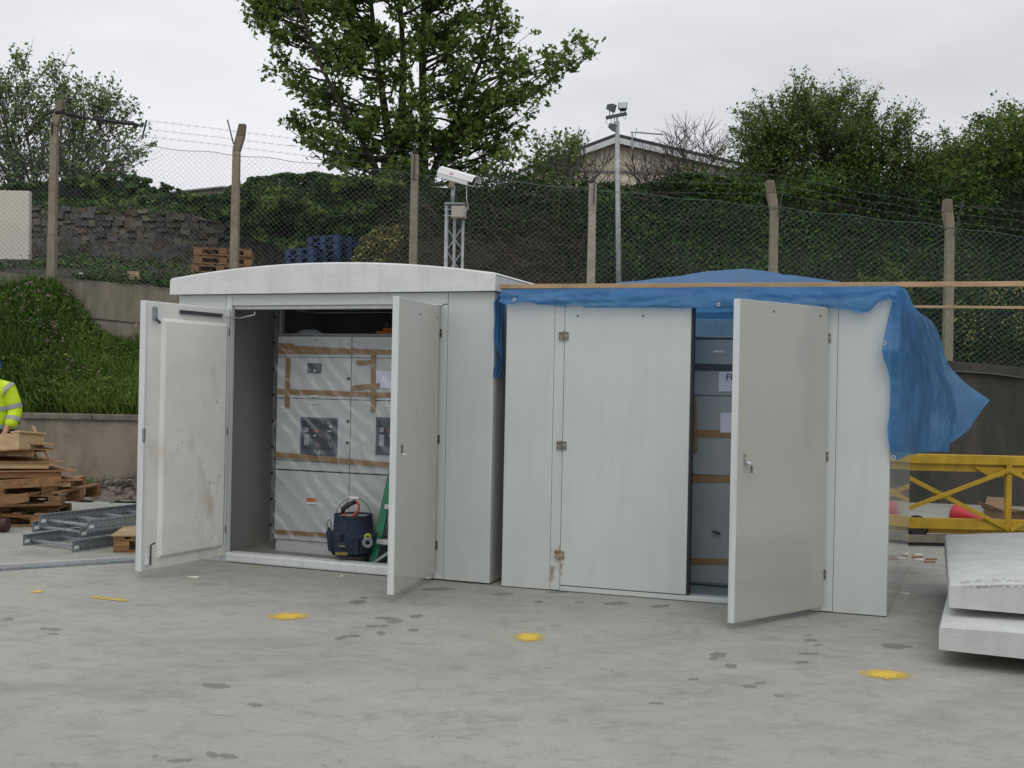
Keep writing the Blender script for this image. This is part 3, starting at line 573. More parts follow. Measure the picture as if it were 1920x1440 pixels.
# woven mesh
mtx = np.array([-12.0, PX[0], P(280, 275, 17.8).x, PX[1], PX[2], PX[3], P(1461, 388, 16.2).x, PX[5], P(1920, 440, 15.6).x, 12]); mtz = np.array([5.4, 5.42, zt(280, 275, 17.8), zt(437, 290, 17.55), zt(772, 325, 17.1), zt(1107, 355, 16.7), zt(1461, 388, 16.2), zt(1775, 424, 15.85), zt(1920, 441, 15.6), 3.4])
def mesh_top(x): return np.interp(x, mtx, mtz) - .035 * np.abs(np.sin(np.asarray(x) * 3.2))
w, h = .046, .041; X0 = -11.0; nw = int(21.2 / w); b = MB(); r = .0015
V = []; Fc = []
for i in range(nw):
    xa = X0 + i * w; top = float(mesh_top(xa)); bot = float(wallz(xa)) - .03; nk = int((top - bot) / h)
    pts_ = []
    for k in range(nk + 2):
        xx = xa + (w if (i + k) % 2 else 0); pts_.append((xx, float(fenceY(xx)) - .115 + (.004 if k % 2 else -.004), top - k * h))
    base = len(V)
    for q in pts_:
        for a in (0.5, 2.6, 4.7): V.append((q[0] + math.cos(a) * r * 1.25, q[1] + math.sin(a) * r, q[2] + math.sin(a) * r))
    for k in range(len(pts_) - 1):
        for a in range(3): a2 = (a + 1) % 3; Fc.append((base + k * 3 + a, base + k * 3 + a2, base + k * 3 + 3 + a2, base + k * 3 + 3 + a))
mbk = MB(); 
half = [f for f in Fc if V[f[0]][0] < PX[3]]; half2 = [f for f in Fc if V[f[0]][0] >= PX[3]]
for nm_, fs, mm_ in (('wire_mesh', half, M['wire']), ('wire_mesh', half2, M['wiregreen'])):
    used = sorted({i for f in fs for i in f}); mp2 = {u: k for k, u in enumerate(used)}; q = MB(); q.v = [V[u] for u in used]; q.f = [tuple(mp2[i] for i in f) for f in fs]; q.mi = [0] * len(q.f)
    tag(q.build(nm_, mm_, t), kind='stuff')
for m_, xr in ((M['wire'], np.linspace(-11, PX[3], 60)), (M['wiregreen'], np.linspace(PX[3], 10, 50))):
    MB().tube([(x, float(fenceY(x)) - .12, float(mesh_top(x)) - .01) for x in xr], .004, 4).build('line_wire', m_, t)
# barbed wires
def barbed(pts_):
    b = MB(); b.tube(pts_, .0021, 4); L = 0
    for a, c in zip(pts_[:-1], pts_[1:]):
        a = Vector(a); c = Vector(c); nseg = max(1, int((c - a).length / .13))
        for k in range(nseg):
            q = a.lerp(c, (k + .5) / nseg); b.beam(q + Vector((-.012, 0, -.022)), q + Vector((.012, 0, .022)), .003, .003)
    b.build('barbed_wire', M['wire'], t)
for j, (l0, l1, l2, l3) in enumerate((((275, 226), (420, 243), (445, 247), (620, 268)), ((273, 242), (424, 259), (445, 262), (620, 282)), ((272, 256), (428, 273), (445, 276), (620, 298)))):
    barbed([P(*l0, 17.8), P(*l1, 17.6), P(*l2, 17.5), P(*l3, 17.2), P(770, l3[1] + 14, 17.1), P(1104, l3[1] + 52 + j * 4, 16.7), P(1457, 328 + j * 18, 16.2), P(1620, 362 + j * 14, 16.0), P(1790, 385 + j * 16, 15.8), P(1950, 400 + j * 18, 15.6)])
MB().beam(P(275, 225, 17.8), P(267, 257, 17.8), .012, .045, (0, 1, 0)).build('loose_arm', M['slate'], t)
pts_ = [P(x_, 212 + (x_ - 108) * .155 + random.uniform(-2, 2), 17.9) for x_ in range(105, 262, 12)]
b = MB(); b.tube(pts_, [.016 + random.random() * .02 for _ in pts_], 5)
for k in range(46): q = pts_[random.randrange(len(pts_))] + Vector((random.uniform(-.08, .08), 0, random.uniform(-.02, .03))); b.beam(q, q + Vector((random.uniform(-.09, .09), random.uniform(-.03, .03), random.uniform(-.05, .05))), .012, .03)
tag(b.build('torn_netting', M['dark']), 'dark strip of torn netting caught on the barbed wire by the leftmost post', 'netting')

# ============================================================ STONE WALL AND THINGS BEHIND THE FENCE, LEFT
SWY = 22.6
t = thing('stone_wall', 'old rubble stone wall behind the fence, ivy over its top', 'wall', tuple(P(300, 490, SWY)))
xa, xb = P(40, 440, SWY).x, P(640, 440, SWY).x
def swtop(x): return P(300, 385, SWY).z + (x - xa) * -0.012 + .03 * math.sin(x * 2.3)
MB().box(xa, xb, SWY + .0, SWY + .45, 3.2, 5.0).build('wall_core', M['mortar'], t)
svar = []
for k in range(10):
    me = bpy.data.meshes.new('stone'); v0 = []; out_ = []
    for (cx0, cz0) in ((-.5, -.5), (.5, -.5), (.5, .5), (-.5, .5)):
        j_ = random.uniform(.04, .2); j2 = random.uniform(.04, .22)
        if random.random() < .55:
            out_ += ([(cx0, cz0 * (1 - 2 * j2)), (cx0 * (1 - 2 * j_), cz0)] if cx0 * cz0 > 0 and False else sorted([(cx0, cz0 * (1 - 2 * j2)), (cx0 * (1 - 2 * j_), cz0)], key=lambda q: 0))
        else: out_.append((cx0 * random.uniform(.86, 1), cz0 * random.uniform(.86, 1)))
    out_ = sorted(out_, key=lambda q: math.atan2(q[1], q[0])); n_ = len(out_)
    for zz in (0, 1):
        for (a, c) in out_: v0.append((a * (1 if zz == 0 else .9), (-.5 if zz else .5) + random.uniform(-.1, .1), c * (1 if zz == 0 else .87)))
    fs = [tuple(range(n_, 2 * n_))] + [(a, (a + 1) % n_, n_ + (a + 1) % n_, n_ + a) for a in range(n_)]
    me.from_pydata(v0, [], fs); me.update(); svar.append(me)
smats = [M['stone1']] * 7 + [M['stone2']] * 3 + [M['stone3']] * 2
vm_ = []
for me in svar:
    row = []
    for m_ in (M['stone1'], M['stone2'], M['stone3']): c_ = me.copy(); c_.materials.append(m_); row.append(c_)
    vm_.append(row)
cnt = 0; wo = WO[t]; x = xa
z = 4.2; row_ = 0
while z < 5.0:
    x = xa + (row_ % 2) * .09
    while x < xb - .5:
        ww = random.uniform(.13, .30); hh = random.uniform(.10, .18)
        if random.random() < .12: ww, hh = hh * .9, ww
        zc_ = z + .06 + random.uniform(-.035, .035)
        if zc_ + hh / 2 <= swtop(x) + .05 and cnt < 299:
            o = bpy.data.objects.new('stone', random.choice(vm_)[random.choice([0, 0, 0, 0, 0, 1, 1, 2])]); COL.objects.link(o); o.parent = t
            o.location = Vector((x + ww / 2, SWY - random.uniform(-.03, .05), zc_)) - wo; o.scale = (ww * 1.04, .14, hh); o.rotation_euler = (random.uniform(-.1, .1), random.uniform(-.14, .14), random.uniform(-.12, .12)); cnt += 1
        x += ww * .93
    z += .122; row_ += 1
b = MB()
for k in range(1500):     # finer rubble of the lower half, spilling forward
    zz = random.uniform(3.7, 4.30); x_ = random.uniform(xa, xb - .3); s_ = random.uniform(.03, .095); c_ = Vector((x_, SWY - .03 - (4.3 - zz) * .45 + random.uniform(-.07, .04), zz)); an = random.uniform(-.8, .8); ca_, sa_ = math.cos(an), math.sin(an); mi_ = random.choice([0, 0, 0, 0, 1, 2]); w1 = random.uniform(.9, 1.8)
    b.quad8([c_ + Vector(((ca_ * q[0] * w1 - sa_ * q[2]) * s_ * random.uniform(.8, 1.1), q[1] * s_ * .8, (sa_ * q[0] * w1 + ca_ * q[2]) * s_ * random.uniform(.7, 1.05))) for q in ((-1, -1, -1), (1, -1, -1), (1, 1, -1), (-1, 1, -1), (-1, -1, 1), (1, -1, 1), (1, 1, 1), (-1, 1, 1))], mi_)
tag(b.build('rubble_face', [M['stone1'], M['stone2'], M['stone3']], t), kind='stuff')
MB().prism([(xa, SWY + .02, 4.3), (xa, SWY - .32, 3.6), (xa, SWY + .2, 3.6)], (xb - xa - .2, 0, 0)).build('rubble_core', M['mortar'], t)
x, y = sample_poly([(60, 385), (500, 395), (500, 500), (60, 500)], 1900); k = fbm(x * .02 + 9, y * .03, 3) > .35; p = to_world(x, y, SWY - .12 - np.clip((y - 440) / 60, 0, 1) * .3)
xx_ = np.random.uniform(xa, xb - 1.2, 2600); zz_ = P(300, 385, SWY).z + (xx_ - xa) * -0.012 + np.random.normal(0, .05, 2600) - np.abs(np.random.normal(0, .07, 2600)) * (fbm(xx_ * 2, xx_ * 0, 3) > 0)
scatter_mesh('wall_top_ivy', np.stack([xx_, SWY + np.random.uniform(-.1, .3, 2600), zz_], 1), np.random.uniform(.05, .1, 2600), IVY, t, up=.4, kind='stuff')
scatter_mesh('wall_weeds', p[k], np.random.uniform(.04, .08, k.sum()), IVY, t, up=.3, kind='stuff')
# cream board on the far left
t = tag(MB().prism([P(-90, 355, 20.5), P(55, 358, 20.5), P(54, 487, 20.5), P(-90, 486, 20.5)], (0, .12, 0)).build('cream_board', M['boardwhite'], None, .01), 'blank cream panel standing behind the fence at the far left', 'panel')
# flat card and white bottle on the wall top
MBc = MB().prism([P(238, 508, 18.4), P(260, 509, 18.4), P(262, 523, 18.3), P(243, 525, 18.3)], (0, .02, 0.0)); tag(MBc.build('flat_card', M['card']), 'buff piece of card lying on the wall top below the stone wall', 'cardboard')
q = P(148, 517, 18.1); b = MB(); b.tube([q, q + Vector((.05, .02, 0)), q + Vector((.09, .02, 0)), q + Vector((.11, .02, 0))], [.05, .05, .03, .015], 8); tag(b.build('plastic_bottle', M['white'], None, 0, True), 'crushed white plastic bottle lying on the retaining wall top', 'bottle')

# ---- pallets
def pallet(name, fr, L, W, m, label, group, hgt=.144, nb=7, skip=()):
    t = thing(name, label, 'pallet', fr(L / 2, W / 2, 0), group)
    for j, yy in enumerate((0.05, W / 2, W - .05)):
        if ('b', j) not in skip: bx('bottom_board', m, t, fr, 0, L, yy - .05, yy + .05, 0, .022, .003)
        for xx in (.07, L / 2, L - .07): bx('block', m, t, fr, xx - .07, xx + .07, yy - .05, yy + .05, .0225, .0995, .003)
        bx('stringer_board', m, t, fr, 0, L, yy - .05, yy + .05, .1, .121, .003) if ('s', j) not in skip else None
    for k in range(nb):
        if ('t', k) in skip: continue
        x0 = k * (L - .1) / (nb - 1); bx('deck_board', m, t, fr, x0, x0 + .098, 0, W, .1215, hgt, .003)
    return t
zb = 3.32
for k, (dx, a) in enumerate(((0, 12), (.01, 11), (.06, 13), (.05, 10))):
    q = P(357, 480, 19.3); f = yaw((q.x + dx, 19.3, zb + k * .15), a)
    pallet('wooden_pallet', f, 1.0, .8, M['pallet'], ['lowest bare wooden pallet of the stack in front of the stone wall', 'second lowest wooden pallet of the stack in front of the stone wall', 'second highest wooden pallet of the stack in front of the stone wall', 'topmost wooden pallet of the stack in front of the stone wall'][k], 'wooden pallets stacked by the stone wall')
for j, (px_, ztop, n_, nm) in enumerate(((575, P(600, 441, 21).z, 5, 'taller'), (534, P(600, 471, 21).z, 3, 'lower'))):
    for k in range(n_):
        q = P(px_, 460, 21.2 - j * .5); f = yaw((q.x, q.y, ztop - (n_ - k) * .15), -32 if j == 0 else -30)
        lab_ = (('topmost blue pallet of the taller blue stack', 'second blue pallet down in the taller blue stack', 'middle blue pallet of the taller blue stack', 'second blue pallet up in the taller blue stack', 'bottom blue pallet of the taller blue stack') if j == 0 else ('topmost blue pallet of the low stack left of the taller one', 'middle blue pallet of the low stack left of the taller one', 'bottom blue pallet of the low stack left of the taller one'))[n_ - k - 1]
        pallet('blue_pallet', f, .8 if j == 0 else .7, .7, M['bluepal'], lab_, 'blue pallets stacked behind the fence', nb=5)

# ============================================================ HEDGES, IVY, BUSHES
def ivy_mass(name, label, cat, poly, Y, dep, n, size, mats, matw=(.5, .2, .3), twn=0, clump=1.0, kind=None, thr=-.55, up=.35, slope=0.0):
    x, y = sample_poly(poly, n); nz_ = fbm(x * .022 * clump, y * .03 * clump, 4)
    Yv = Y - dep * (.5 + .5 * np.clip(nz_, -1, 1)) - np.random.uniform(0, .25, len(x)) + slope * (np.array([p[1] for p in poly]).max() - y)
    k = nz_ > thr; p = to_world(x, y, Yv)
    mi = np.where(nz_ + np.random.normal(size=len(x)) * .45 > .4, 1, np.where(np.random.rand(len(x)) < matw[2], 2, 0))
    root = thing(name, label, cat, tuple(p[k].mean(0)) if kind is None else tuple(p[k].mean(0)))
    o = scatter_mesh('foliage', p[k], np.random.uniform(.7, 1.3, k.sum()) * size, mats, root, up=up, mi=mi[k])
    # solid core of stems and old leaves behind the outer leaves
    return root
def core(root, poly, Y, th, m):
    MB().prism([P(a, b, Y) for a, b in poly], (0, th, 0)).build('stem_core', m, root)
pol = [(250, 368), (330, 366), (410, 364), (440, 345), (470, 332), (500, 331), (530, 324), (560, 327), (590, 322), (640, 330), (700, 332), (760, 345), (770, 420), (740, 480), (690, 505), (600, 508), (545, 480), (500, 455), (460, 440), (430, 418), (350, 398), (300, 384), (255, 382)]
r_ = ivy_mass('ivy_growth', 'thick dark ivy smothering the right end of the stone wall', 'ivy', pol, 22.3, .7, 30000, .085, IVY, up=.2)
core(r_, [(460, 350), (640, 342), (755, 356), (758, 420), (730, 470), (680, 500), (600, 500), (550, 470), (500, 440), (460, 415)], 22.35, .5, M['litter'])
pol = [(55, 345), (120, 336), (180, 326), (240, 328), (290, 338), (340, 358), (400, 372), (400, 392), (335, 386), (240, 378), (100, 382), (55, 375), (-60, 380), (-60, 345)]
r_ = ivy_mass('evergreen_hedge', 'rounded dark evergreen hedge behind the left end of the stone wall', 'hedge', pol, 25.0, 1.2, 9000, .11, IVY, matw=(.5, .2, .35))
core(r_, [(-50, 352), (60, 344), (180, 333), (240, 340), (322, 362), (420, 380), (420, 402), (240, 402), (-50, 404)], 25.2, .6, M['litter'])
# variegated bush: dome
n_ = 9000; th = np.random.uniform(0, 2 * np.pi, n_); ph = np.arccos(np.random.uniform(-.15, 1, n_)); cc = P(742, 505, 20.0); rx, rz = 88 / FPX * 20, 80 / FPX * 20
rr = 1 + fbm(th * 2.5, ph * 4, 3) * .09 - np.random.uniform(0, .12, n_)
p = np.stack([cc.x + rx * rr * np.sin(ph) * np.cos(th), cc.y + rx * .8 * rr * np.sin(ph) * np.sin(th), cc.z + rz * rr * np.cos(ph)], 1)
root = thing('variegated_bush', 'rounded bush with yellow and green variegated leaves beside the blue pallets', 'bush', tuple(cc))
scatter_mesh('foliage', p, np.random.uniform(.04, .085, n_), VAR, root, up=.3, matw=(.38, .34, .28))
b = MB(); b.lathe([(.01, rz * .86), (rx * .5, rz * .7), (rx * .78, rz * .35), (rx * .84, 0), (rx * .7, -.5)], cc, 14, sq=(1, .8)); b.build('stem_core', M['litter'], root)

# bramble bank behind the fence, right
n_ = 62000
x = np.random.uniform(-2.8, 9.8, n_); d = np.random.uniform(.25, 4.4, n_); y = fenceY(x) + d
cl = fbm(x * 1.1, d * 1.6 + x * .3, 4); z = terr(x, y) + .05 + np.clip(cl + .3, 0, 1.2) * .42 * np.random.uniform(.3, 1, n_) + np.random.uniform(0, .12, n_)
y2 = y - np.clip(cl, 0, 1) * .25
gr = fbm(x * .8 + 11, d * 1.1 + 2, 3)
keep = (gr > -.35 + .5 * np.random.rand(n_)) | (d > 2.7) | (np.random.rand(n_) < .30) | (x > 6.0)
mi = np.where(gr + np.random.normal(size=n_) * .25 > .5, 1, np.where(np.random.rand(n_) < .4, 2, 0))
hedge = scatter_mesh('bramble_bank', np.stack([x, y2, z], 1)[keep], np.random.uniform(.035, .085, keep.sum()), HDG, up=.3, mi=mi[keep], kind='stuff')
x = np.random.uniform(-1.5, 9.8, 15000); d = np.random.uniform(2.1, 3.7, 15000); y = fenceY(x) + d; cl = fbm(x * 1.3 + 5, d * 2, 3)
scatter_mesh('bramble_crest', np.stack([x, y, terr(x, y) + .04 + np.random.uniform(0, .3, len(x)) * (1 + np.clip(cl, -.6, 1))], 1), np.random.uniform(.04, .09, len(x)), HDG, up=.4, mi=np.where(cl + np.random.normal(size=len(x)) * .4 > .8, 1, np.where(np.random.rand(len(x)) < .45, 2, 0)), kind='stuff')
b = MB()
for k in range(3000):
    x0 = random.uniform(-2.2, 9.5)
    if x0 > 2.6 and random.random() < .85: continue
    if random.random() < .4: continue
    d0 = random.uniform(.4, 3.6); y0 = float(fenceY(x0)) + d0; z0 = float(terr(x0, y0)) + random.uniform(-.05, .25)
    L = random.uniform(.35, 1.1); an = random.uniform(0, 6.28); dx = math.cos(an) * L; dz = math.sin(an) * L * .6; sag = random.uniform(-.1, .3) * L
    p0 = Vector((x0, y0, z0)); p3 = Vector((x0 + dx, y0 + random.uniform(-.3, .05), z0 + dz)); p3.z = max(p3.z, float(terr(p3.x, p3.y)) + .05); pm = (p0 + p3) / 2 + Vector((0, -.12, sag))
    b.tube([p0, (p0 + pm) / 2 + Vector((0, -.02, sag * .25)), pm, (pm + p3) / 2 + Vector((0, -.02, sag * .2)), p3], [.008, .007, .006, .005, .003], 3, False)
tag(b.build('bramble_stems', M['twig']), kind='stuff')
# variegated ivy patch low on the far right, and pale sprig above the timber
r_ = ivy_mass('variegated_shrub', 'sparse cream flecked shrub behind the fence at the far right', 'shrub', [(1790, 545), (1850, 530), (1960, 520), (1960, 665), (1880, 672), (1800, 655), (1780, 610)], 16.6, .3, 1500, .045, [BRM[0], VAR[0], BRM[2]], up=.3, thr=-.2)
r_ = ivy_mass('pale_shrub', 'light green young shrub behind the fence above the timber beams', 'shrub', [(1605, 520), (1625, 495), (1650, 510), (1680, 500), (1700, 520), (1720, 560), (1725, 600), (1640, 560)], 16.7, .35, 1100, .055, [VAR[2], BRM[1], BRM[0]], up=.4, thr=-.3)

# ============================================================ TREES
def bez(p0, p1, p2, n): return [p0 * (1 - t) ** 2 + p1 * 2 * t * (1 - t) + p2 * t * t for t in np.linspace(0, 1, n)]
def shoots(root, lines, Y, mats, bark, n=30, size=.068):
    b = MB(); lc = []
    for (x0, y0, x1, y1) in lines:
        p0 = P(x0, y0, Y + random.uniform(-.5, .5)); p2 = P(x1, y1, Y + random.uniform(-.7, .7)); mid = (p0 + p2) / 2 + Vector((random.gauss(0, .06), 0, random.gauss(.03, .06))); pth = bez(p0, mid, p2, 6); b.tube(pth, [.012, .01, .008, .006, .004, .003], 4, False)
        for k in range(n):
            t_ = random.random() * 5; i = min(4, int(t_)); q = pth[i].lerp(pth[i + 1], t_ - i) + Vector((random.gauss(0, .03), random.gauss(0, .03), random.gauss(0, .03))); lc.append(tuple(q))
        for k in range(3):
            t_ = random.uniform(.5, 4.5); i = int(t_); q = pth[i].lerp(pth[i + 1], t_ - i); e = q + Vector((random.gauss(0, .12), random.gauss(0, .1), random.uniform(0, .2))); b.tube([q, e], [.005, .002], 3, False); lc += [tuple(q.lerp(e, random.random()) + Vector((random.gauss(0, .02), 0, random.gauss(0, .02)))) for _ in range(6)]
    b.build('long_shoots', bark, root); scatter_mesh('shoot_leaves', lc, np.random.uniform(.6, 1.3, len(lc)) * size, mats, root)
def tree(name, label, cat, stems, poly, Y, dY, ntarget, leaf, mats, bark, lsize, nleaf, spread, shape='kite', origin=None, br=.05, twigs=5, twl=.5, rise=.35, up=.5, matw=(.5, .25, .25), edge=.0, bendz=.15, srmin=.0, tip_only=False, parts=True):
    """stems: list of polylines [(px,py,dy)...] with radii; branches reach sampled points of the crown"""
    S = []; wood = MB()
    for pts, r0, r1 in stems:
        w = [P(a, b, Y + c) for a, b, c in pts]; rr = np.linspace(r0, r1, len(w)); wood.tube(w, list(rr), 8, True)
        dense = []
        for i in range(len(w) - 1):
            for k in range(8): dense.append((w[i].lerp(w[i + 1], k / 8), rr[i] + (rr[i + 1] - rr[i]) * k / 8))
        S.append(dense)
    x, y = sample_poly(poly, ntarget); cxm = np.mean([p_[0] for p_ in poly]); hw = (max(p_[0] for p_ in poly) - min(p_[0] for p_ in poly)) / 2
    off = np.random.uniform(-1, 1, ntarget) * dY * np.sqrt(np.clip(1 - ((x - cxm) / hw) ** 2, .05, 1)); tg = to_world(x, y, Y + off)
    lc = []; ls = []; bmb = MB()
    for q in tg:
        q = Vector(q); best = None; bd = 1e9
        for dense in S:
            for (sp, sr) in dense:
                hz = math.hypot(q.x - sp.x, q.y - sp.y); want = sp.z + hz * rise
                c_ = abs(q.z - want) + hz * .45 + random.random() * .5
                if sr >= srmin and c_ < bd: bd = c_; best = (sp, sr)
        sp, sr = best; L = (q - sp).length
        if L < .05: continue
        mid = (sp + q) / 2 + Vector((random.gauss(0, .06), random.gauss(0, .06), -bendz * L * random.uniform(.4, 1.2)))
        path = bez(sp, mid, q, 7); path = [p_ + Vector((random.gauss(0, .05), random.gauss(0, .05), random.gauss(0, .06))) * L * .35 if 0 < i < 6 else p_ for i, p_ in enumerate(path)]
        r0 = min(sr * .7, br * (0.35 + L * .22)); bmb.tube(path, list(np.linspace(r0, .006, 7)), 5, False)
        nt_ = twigs if not tip_only else max(2, twigs // 2)
        for k in range(nt_ + 1):
            tt = 1.0 if k == 0 else random.uniform(.42, 1.0); i = min(5, int(tt * 6)); base = path[i].lerp(path[i + 1], tt * 6 - i) if i < 6 else path[6]
            dirv = ((path[min(6, i + 1)] - path[max(0, i - 1)]).normalized() * .9 + Vector((random.gauss(0, .6), random.gauss(0, .6), random.gauss(.25, .45)))).normalized(); tl = twl * random.uniform(.5, 1.25)
            e = base + dirv * tl; m2 = (base + e) / 2 + Vector((0, 0, -.05 * tl)); tw = bez(base, m2, e, 4); bmb.tube(tw, [.009, .007, .005, .003], 3, False)
            if nleaf:
                nl = max(1, int(nleaf * random.uniform(.5, 1.5)))
                a = np.random.rand(nl) ** (.35 if shape == 'palm' else .6); pp = np.array(base)[None] * (1 - a)[:, None] + np.array(e)[None] * a[:, None]
                lc.append(pp + np.random.normal(size=(nl, 3)) * spread * np.array([1, 1, .75])); 
    org = P(*origin, Y) if origin else Vector(stems[0][0] and P(stems[0][0][0][0], stems[0][0][0][1], Y))
    root = thing(name, label, cat, tuple(org))
    wood.build('trunk', bark, root, 0, True); bmb.build('branches', bark, root)
    if lc:
        C_ = np.concatenate(lc); scatter_mesh('crown', C_, np.random.uniform(.65, 1.3, len(C_)) * lsize, mats, root, shape, up=up, matw=matw)
    return root
random.seed(11); np.random.seed(11)
SYP = [(455, -30), (478, 10), (470, 45), (500, 70), (488, 132), (530, 150), (560, 178), (590, 215), (512, 228), (520, 255), (560, 285), (590, 325), (660, 335), (760, 330), (900, 325), (960, 300), (1000, 240), (1015, 205), (1045, 170), (1100, 118), (1122, 78), (1075, 70), (1040, 100), (1020, 120), (1000, 110), (1003, 50), (960, 40), (935, 0), (960, -60), (1000, -160), (780, -260), (560, -180), (440, -80)]
SYN = [(795, 410, 0)]
stems = [([(735, 430, 0), (737, 330, 0), (725, 230, .2), (708, 120, .3), (697, 20, .4), (685, -90, .5)], .15, .035),
         ([(790, 430, 0), (762, 330, .0), (752, 250, -.2), (757, 130, -.2), (752, 30, -.3), (745, -110, -.3)], .16, .035),
         ([(800, 430, 0), (793, 330, .1), (795, 240, .2), (792, 120, .1), (795, 10, 0), (805, -120, 0)], .17, .04),
         ([(795, 430, .3), (812, 320, .4), (850, 230, .8), (900, 120, 1.0), (930, 20, 1.2)], .10, .03),
         ([(740, 420, -.2), (700, 300, -.5), (640, 200, -.9), (590, 100, -1.2), (560, 0, -1.4)], .09, .03)]
tree('sycamore_tree', 'large spreading sycamore with several trunks and fresh green leaves', 'tree', stems, SYP, 28.0, 1.7, 425, None, SYC, M['bark'], .145, 10, .105, 'palm', twigs=5, twl=.42, rise=.42, br=.055)
# left multi-stem shrub tree
SHP = [(-60, 120), (10, 135), (40, 95), (80, 130), (120, 115), (165, 150), (210, 165), (240, 210), (270, 235), (285, 290), (270, 325), (230, 340), (0, 345), (-60, 345)]
sts = []
for k in range(15):
    bx_ = 60 + random.uniform(-70, 90); tx = bx_ + (bx_ - 90) * .9 + random.uniform(-25, 35); sts.append(([(bx_ * .5 + 45, 400, random.uniform(-.6, .6)), (bx_ * .8 + 15, 340, 0), ((bx_ + tx) / 2, 265, random.uniform(-.5, .5)), (tx, 180 + abs(tx - 60) * .35, random.uniform(-.8, .8))], .035, .012))
tree('willow_shrub', 'upright many stemmed shrub with sparse small leaves against the sky', 'shrub', sts, SHP, 27.0, 1.6, 330, None, SHR, M['barkg'], .10, 6, .07, twigs=4, twl=.42, rise=1.6, br=.02, up=.2, bendz=.05)
# tall hawthorns on the right
H1 = [(1375, 310), (1385, 240), (1405, 225), (1420, 190), (1440, 215), (1470, 195), (1500, 145), (1525, 200), (1560, 185), (1597, 160), (1605, 215), (1635, 190), (1655, 235), (1705, 215), (1700, 270), (1740, 290), (1760, 330), (1780, 400), (1600, 415), (1400, 400), (1370, 350)]
sts = [([(1440, 480, 0), (1450, 400, 0), (1465, 320, .2), (1480, 230, .2)], .09, .02), ([(1520, 480, 0), (1530, 390, 0), (1550, 300, -.3), (1560, 215, -.3)], .1, .02), ([(1600, 480, .2), (1610, 400, .3), (1640, 320, .4), (1670, 260, .5)], .08, .02), ([(1500, 480, .5), (1495, 380, .6), (1510, 280, .8), (1512, 190, .8)], .08, .02), ([(1680, 480, .5), (1690, 400, .6), (1710, 340, .8)], .06, .02)]
h1_ = tree('hawthorn_tree', 'broad ragged hawthorn rising behind the fence right of the lamp pole', 'tree', sts, H1, 22.0, 1.3, 560, None, HAW, M['bark'], .065, 14, .07, twigs=5, twl=.46, rise=.8, br=.03)
H2 = [(1795, 260), (1820, 238), (1850, 235), (1880, 220), (1920, 210), (2000, 215), (2080, 300), (2060, 460), (1800, 470), (1770, 400), (1760, 340)]
sts = [([(1850, 520, 0), (1855, 420, 0), (1860, 330, .2), (1870, 260, .2)], .09, .02), ([(1930, 520, 0), (1925, 420, 0), (1930, 330, -.3), (1940, 250, -.3)], .1, .02), ([(1800, 520, .2), (1800, 440, .3), (1810, 360, .4)], .07, .02)]
h2_ = tree('hawthorn_tree', 'dense hawthorn cut off by the right edge of the photo', 'tree', sts, H2, 20.5, 1.4, 330, None, HAW, M['bark'], .075, 17, .08, twigs=5, twl=.40, rise=.7, br=.03)
# long straggly shoots of the hawthorns
tree('hawthorn_tree', 'low sparse hawthorn filling the dip between its two taller neighbours', 'tree', [([(1740, 500, 0), (1745, 410, 0), (1755, 340, 0)], .06, .02), ([(1790, 500, 0), (1785, 410, 0), (1790, 340, 0)], .06, .02)], [(1680, 330), (1720, 290), (1760, 275), (1800, 270), (1840, 300), (1850, 430), (1680, 430)], 22.5, 1.0, 150, None, HAW, M['bark'], .065, 11, .07, twigs=5, twl=.42, rise=.8, br=.025)
shoots(h1_, [(1425, 225, 1364, 212), (1440, 215, 1395, 195), (1400, 240, 1410, 198), (1470, 200, 1418, 182), (1510, 180, 1464, 172), (1520, 185, 1497, 143), (1530, 180, 1523, 155), (1555, 200, 1597, 160), (1540, 190, 1541, 165), (1600, 205, 1582, 166), (1630, 215, 1614, 180), (1635, 220, 1634, 180), (1650, 225, 1680, 208), (1670, 240, 1713, 212), (1660, 225, 1668, 200), (1385, 260, 1372, 238), (1700, 250, 1745, 262), (1720, 280, 1775, 240), (1730, 290, 1760, 265), (1740, 300, 1790, 290), (1590, 195, 1560, 178), (1450, 205, 1446, 178), (1480, 195, 1490, 160)], 22.0, HAW, M['bark'])
shoots(h2_, [(1800, 270, 1770, 245), (1830, 245, 1828, 215), (1880, 230, 1876, 212), (1910, 215, 1905, 198), (1810, 255, 1828, 218), (1800, 290, 1765, 285), (1850, 240, 1862, 222)], 20.5, HAW, M['bark'])
# understorey between trees
tree('elder_shrub', 'leafy elder shrub growing right of the sycamore in front of the gable', 'shrub', [([(1010, 400, 0), (1020, 330, 0), (1030, 290, 0)], .05, .02), ([(1050, 400, 0), (1060, 330, 0), (1068, 285, 0)], .05, .02)], [(985, 300), (1005, 262), (1040, 250), (1080, 258), (1100, 275), (1095, 310), (1040, 345), (985, 345)], 25.5, .8, 62, None, SYC, M['barkg'], .10, 6, .07, 'kite', twigs=4, twl=.3, rise=.8, br=.02)
def bare(label, poly, base, Y, n, h=.5):
    sts = [([(base[0] + dx * .3, base[1], 0), (base[0] + dx, base[1] - 40, 0), (base[0] + dx * 2.2, base[1] - 75, 0)], .05, .015) for dx in (-22, -8, 6, 20)]
    tree('bare_shrub', label, 'shrub', sts, poly, Y, 1.0, n, None, HAW, M['barkg'], .05, 0, .05, twigs=6, twl=h, rise=.7, br=.018, bendz=.08)
bare('rounded bare twiggy bush right of the house gable', [(1235, 290), (1250, 245), (1290, 230), (1330, 240), (1365, 270), (1375, 300), (1340, 330), (1240, 325)], (1300, 365), 27, 58)
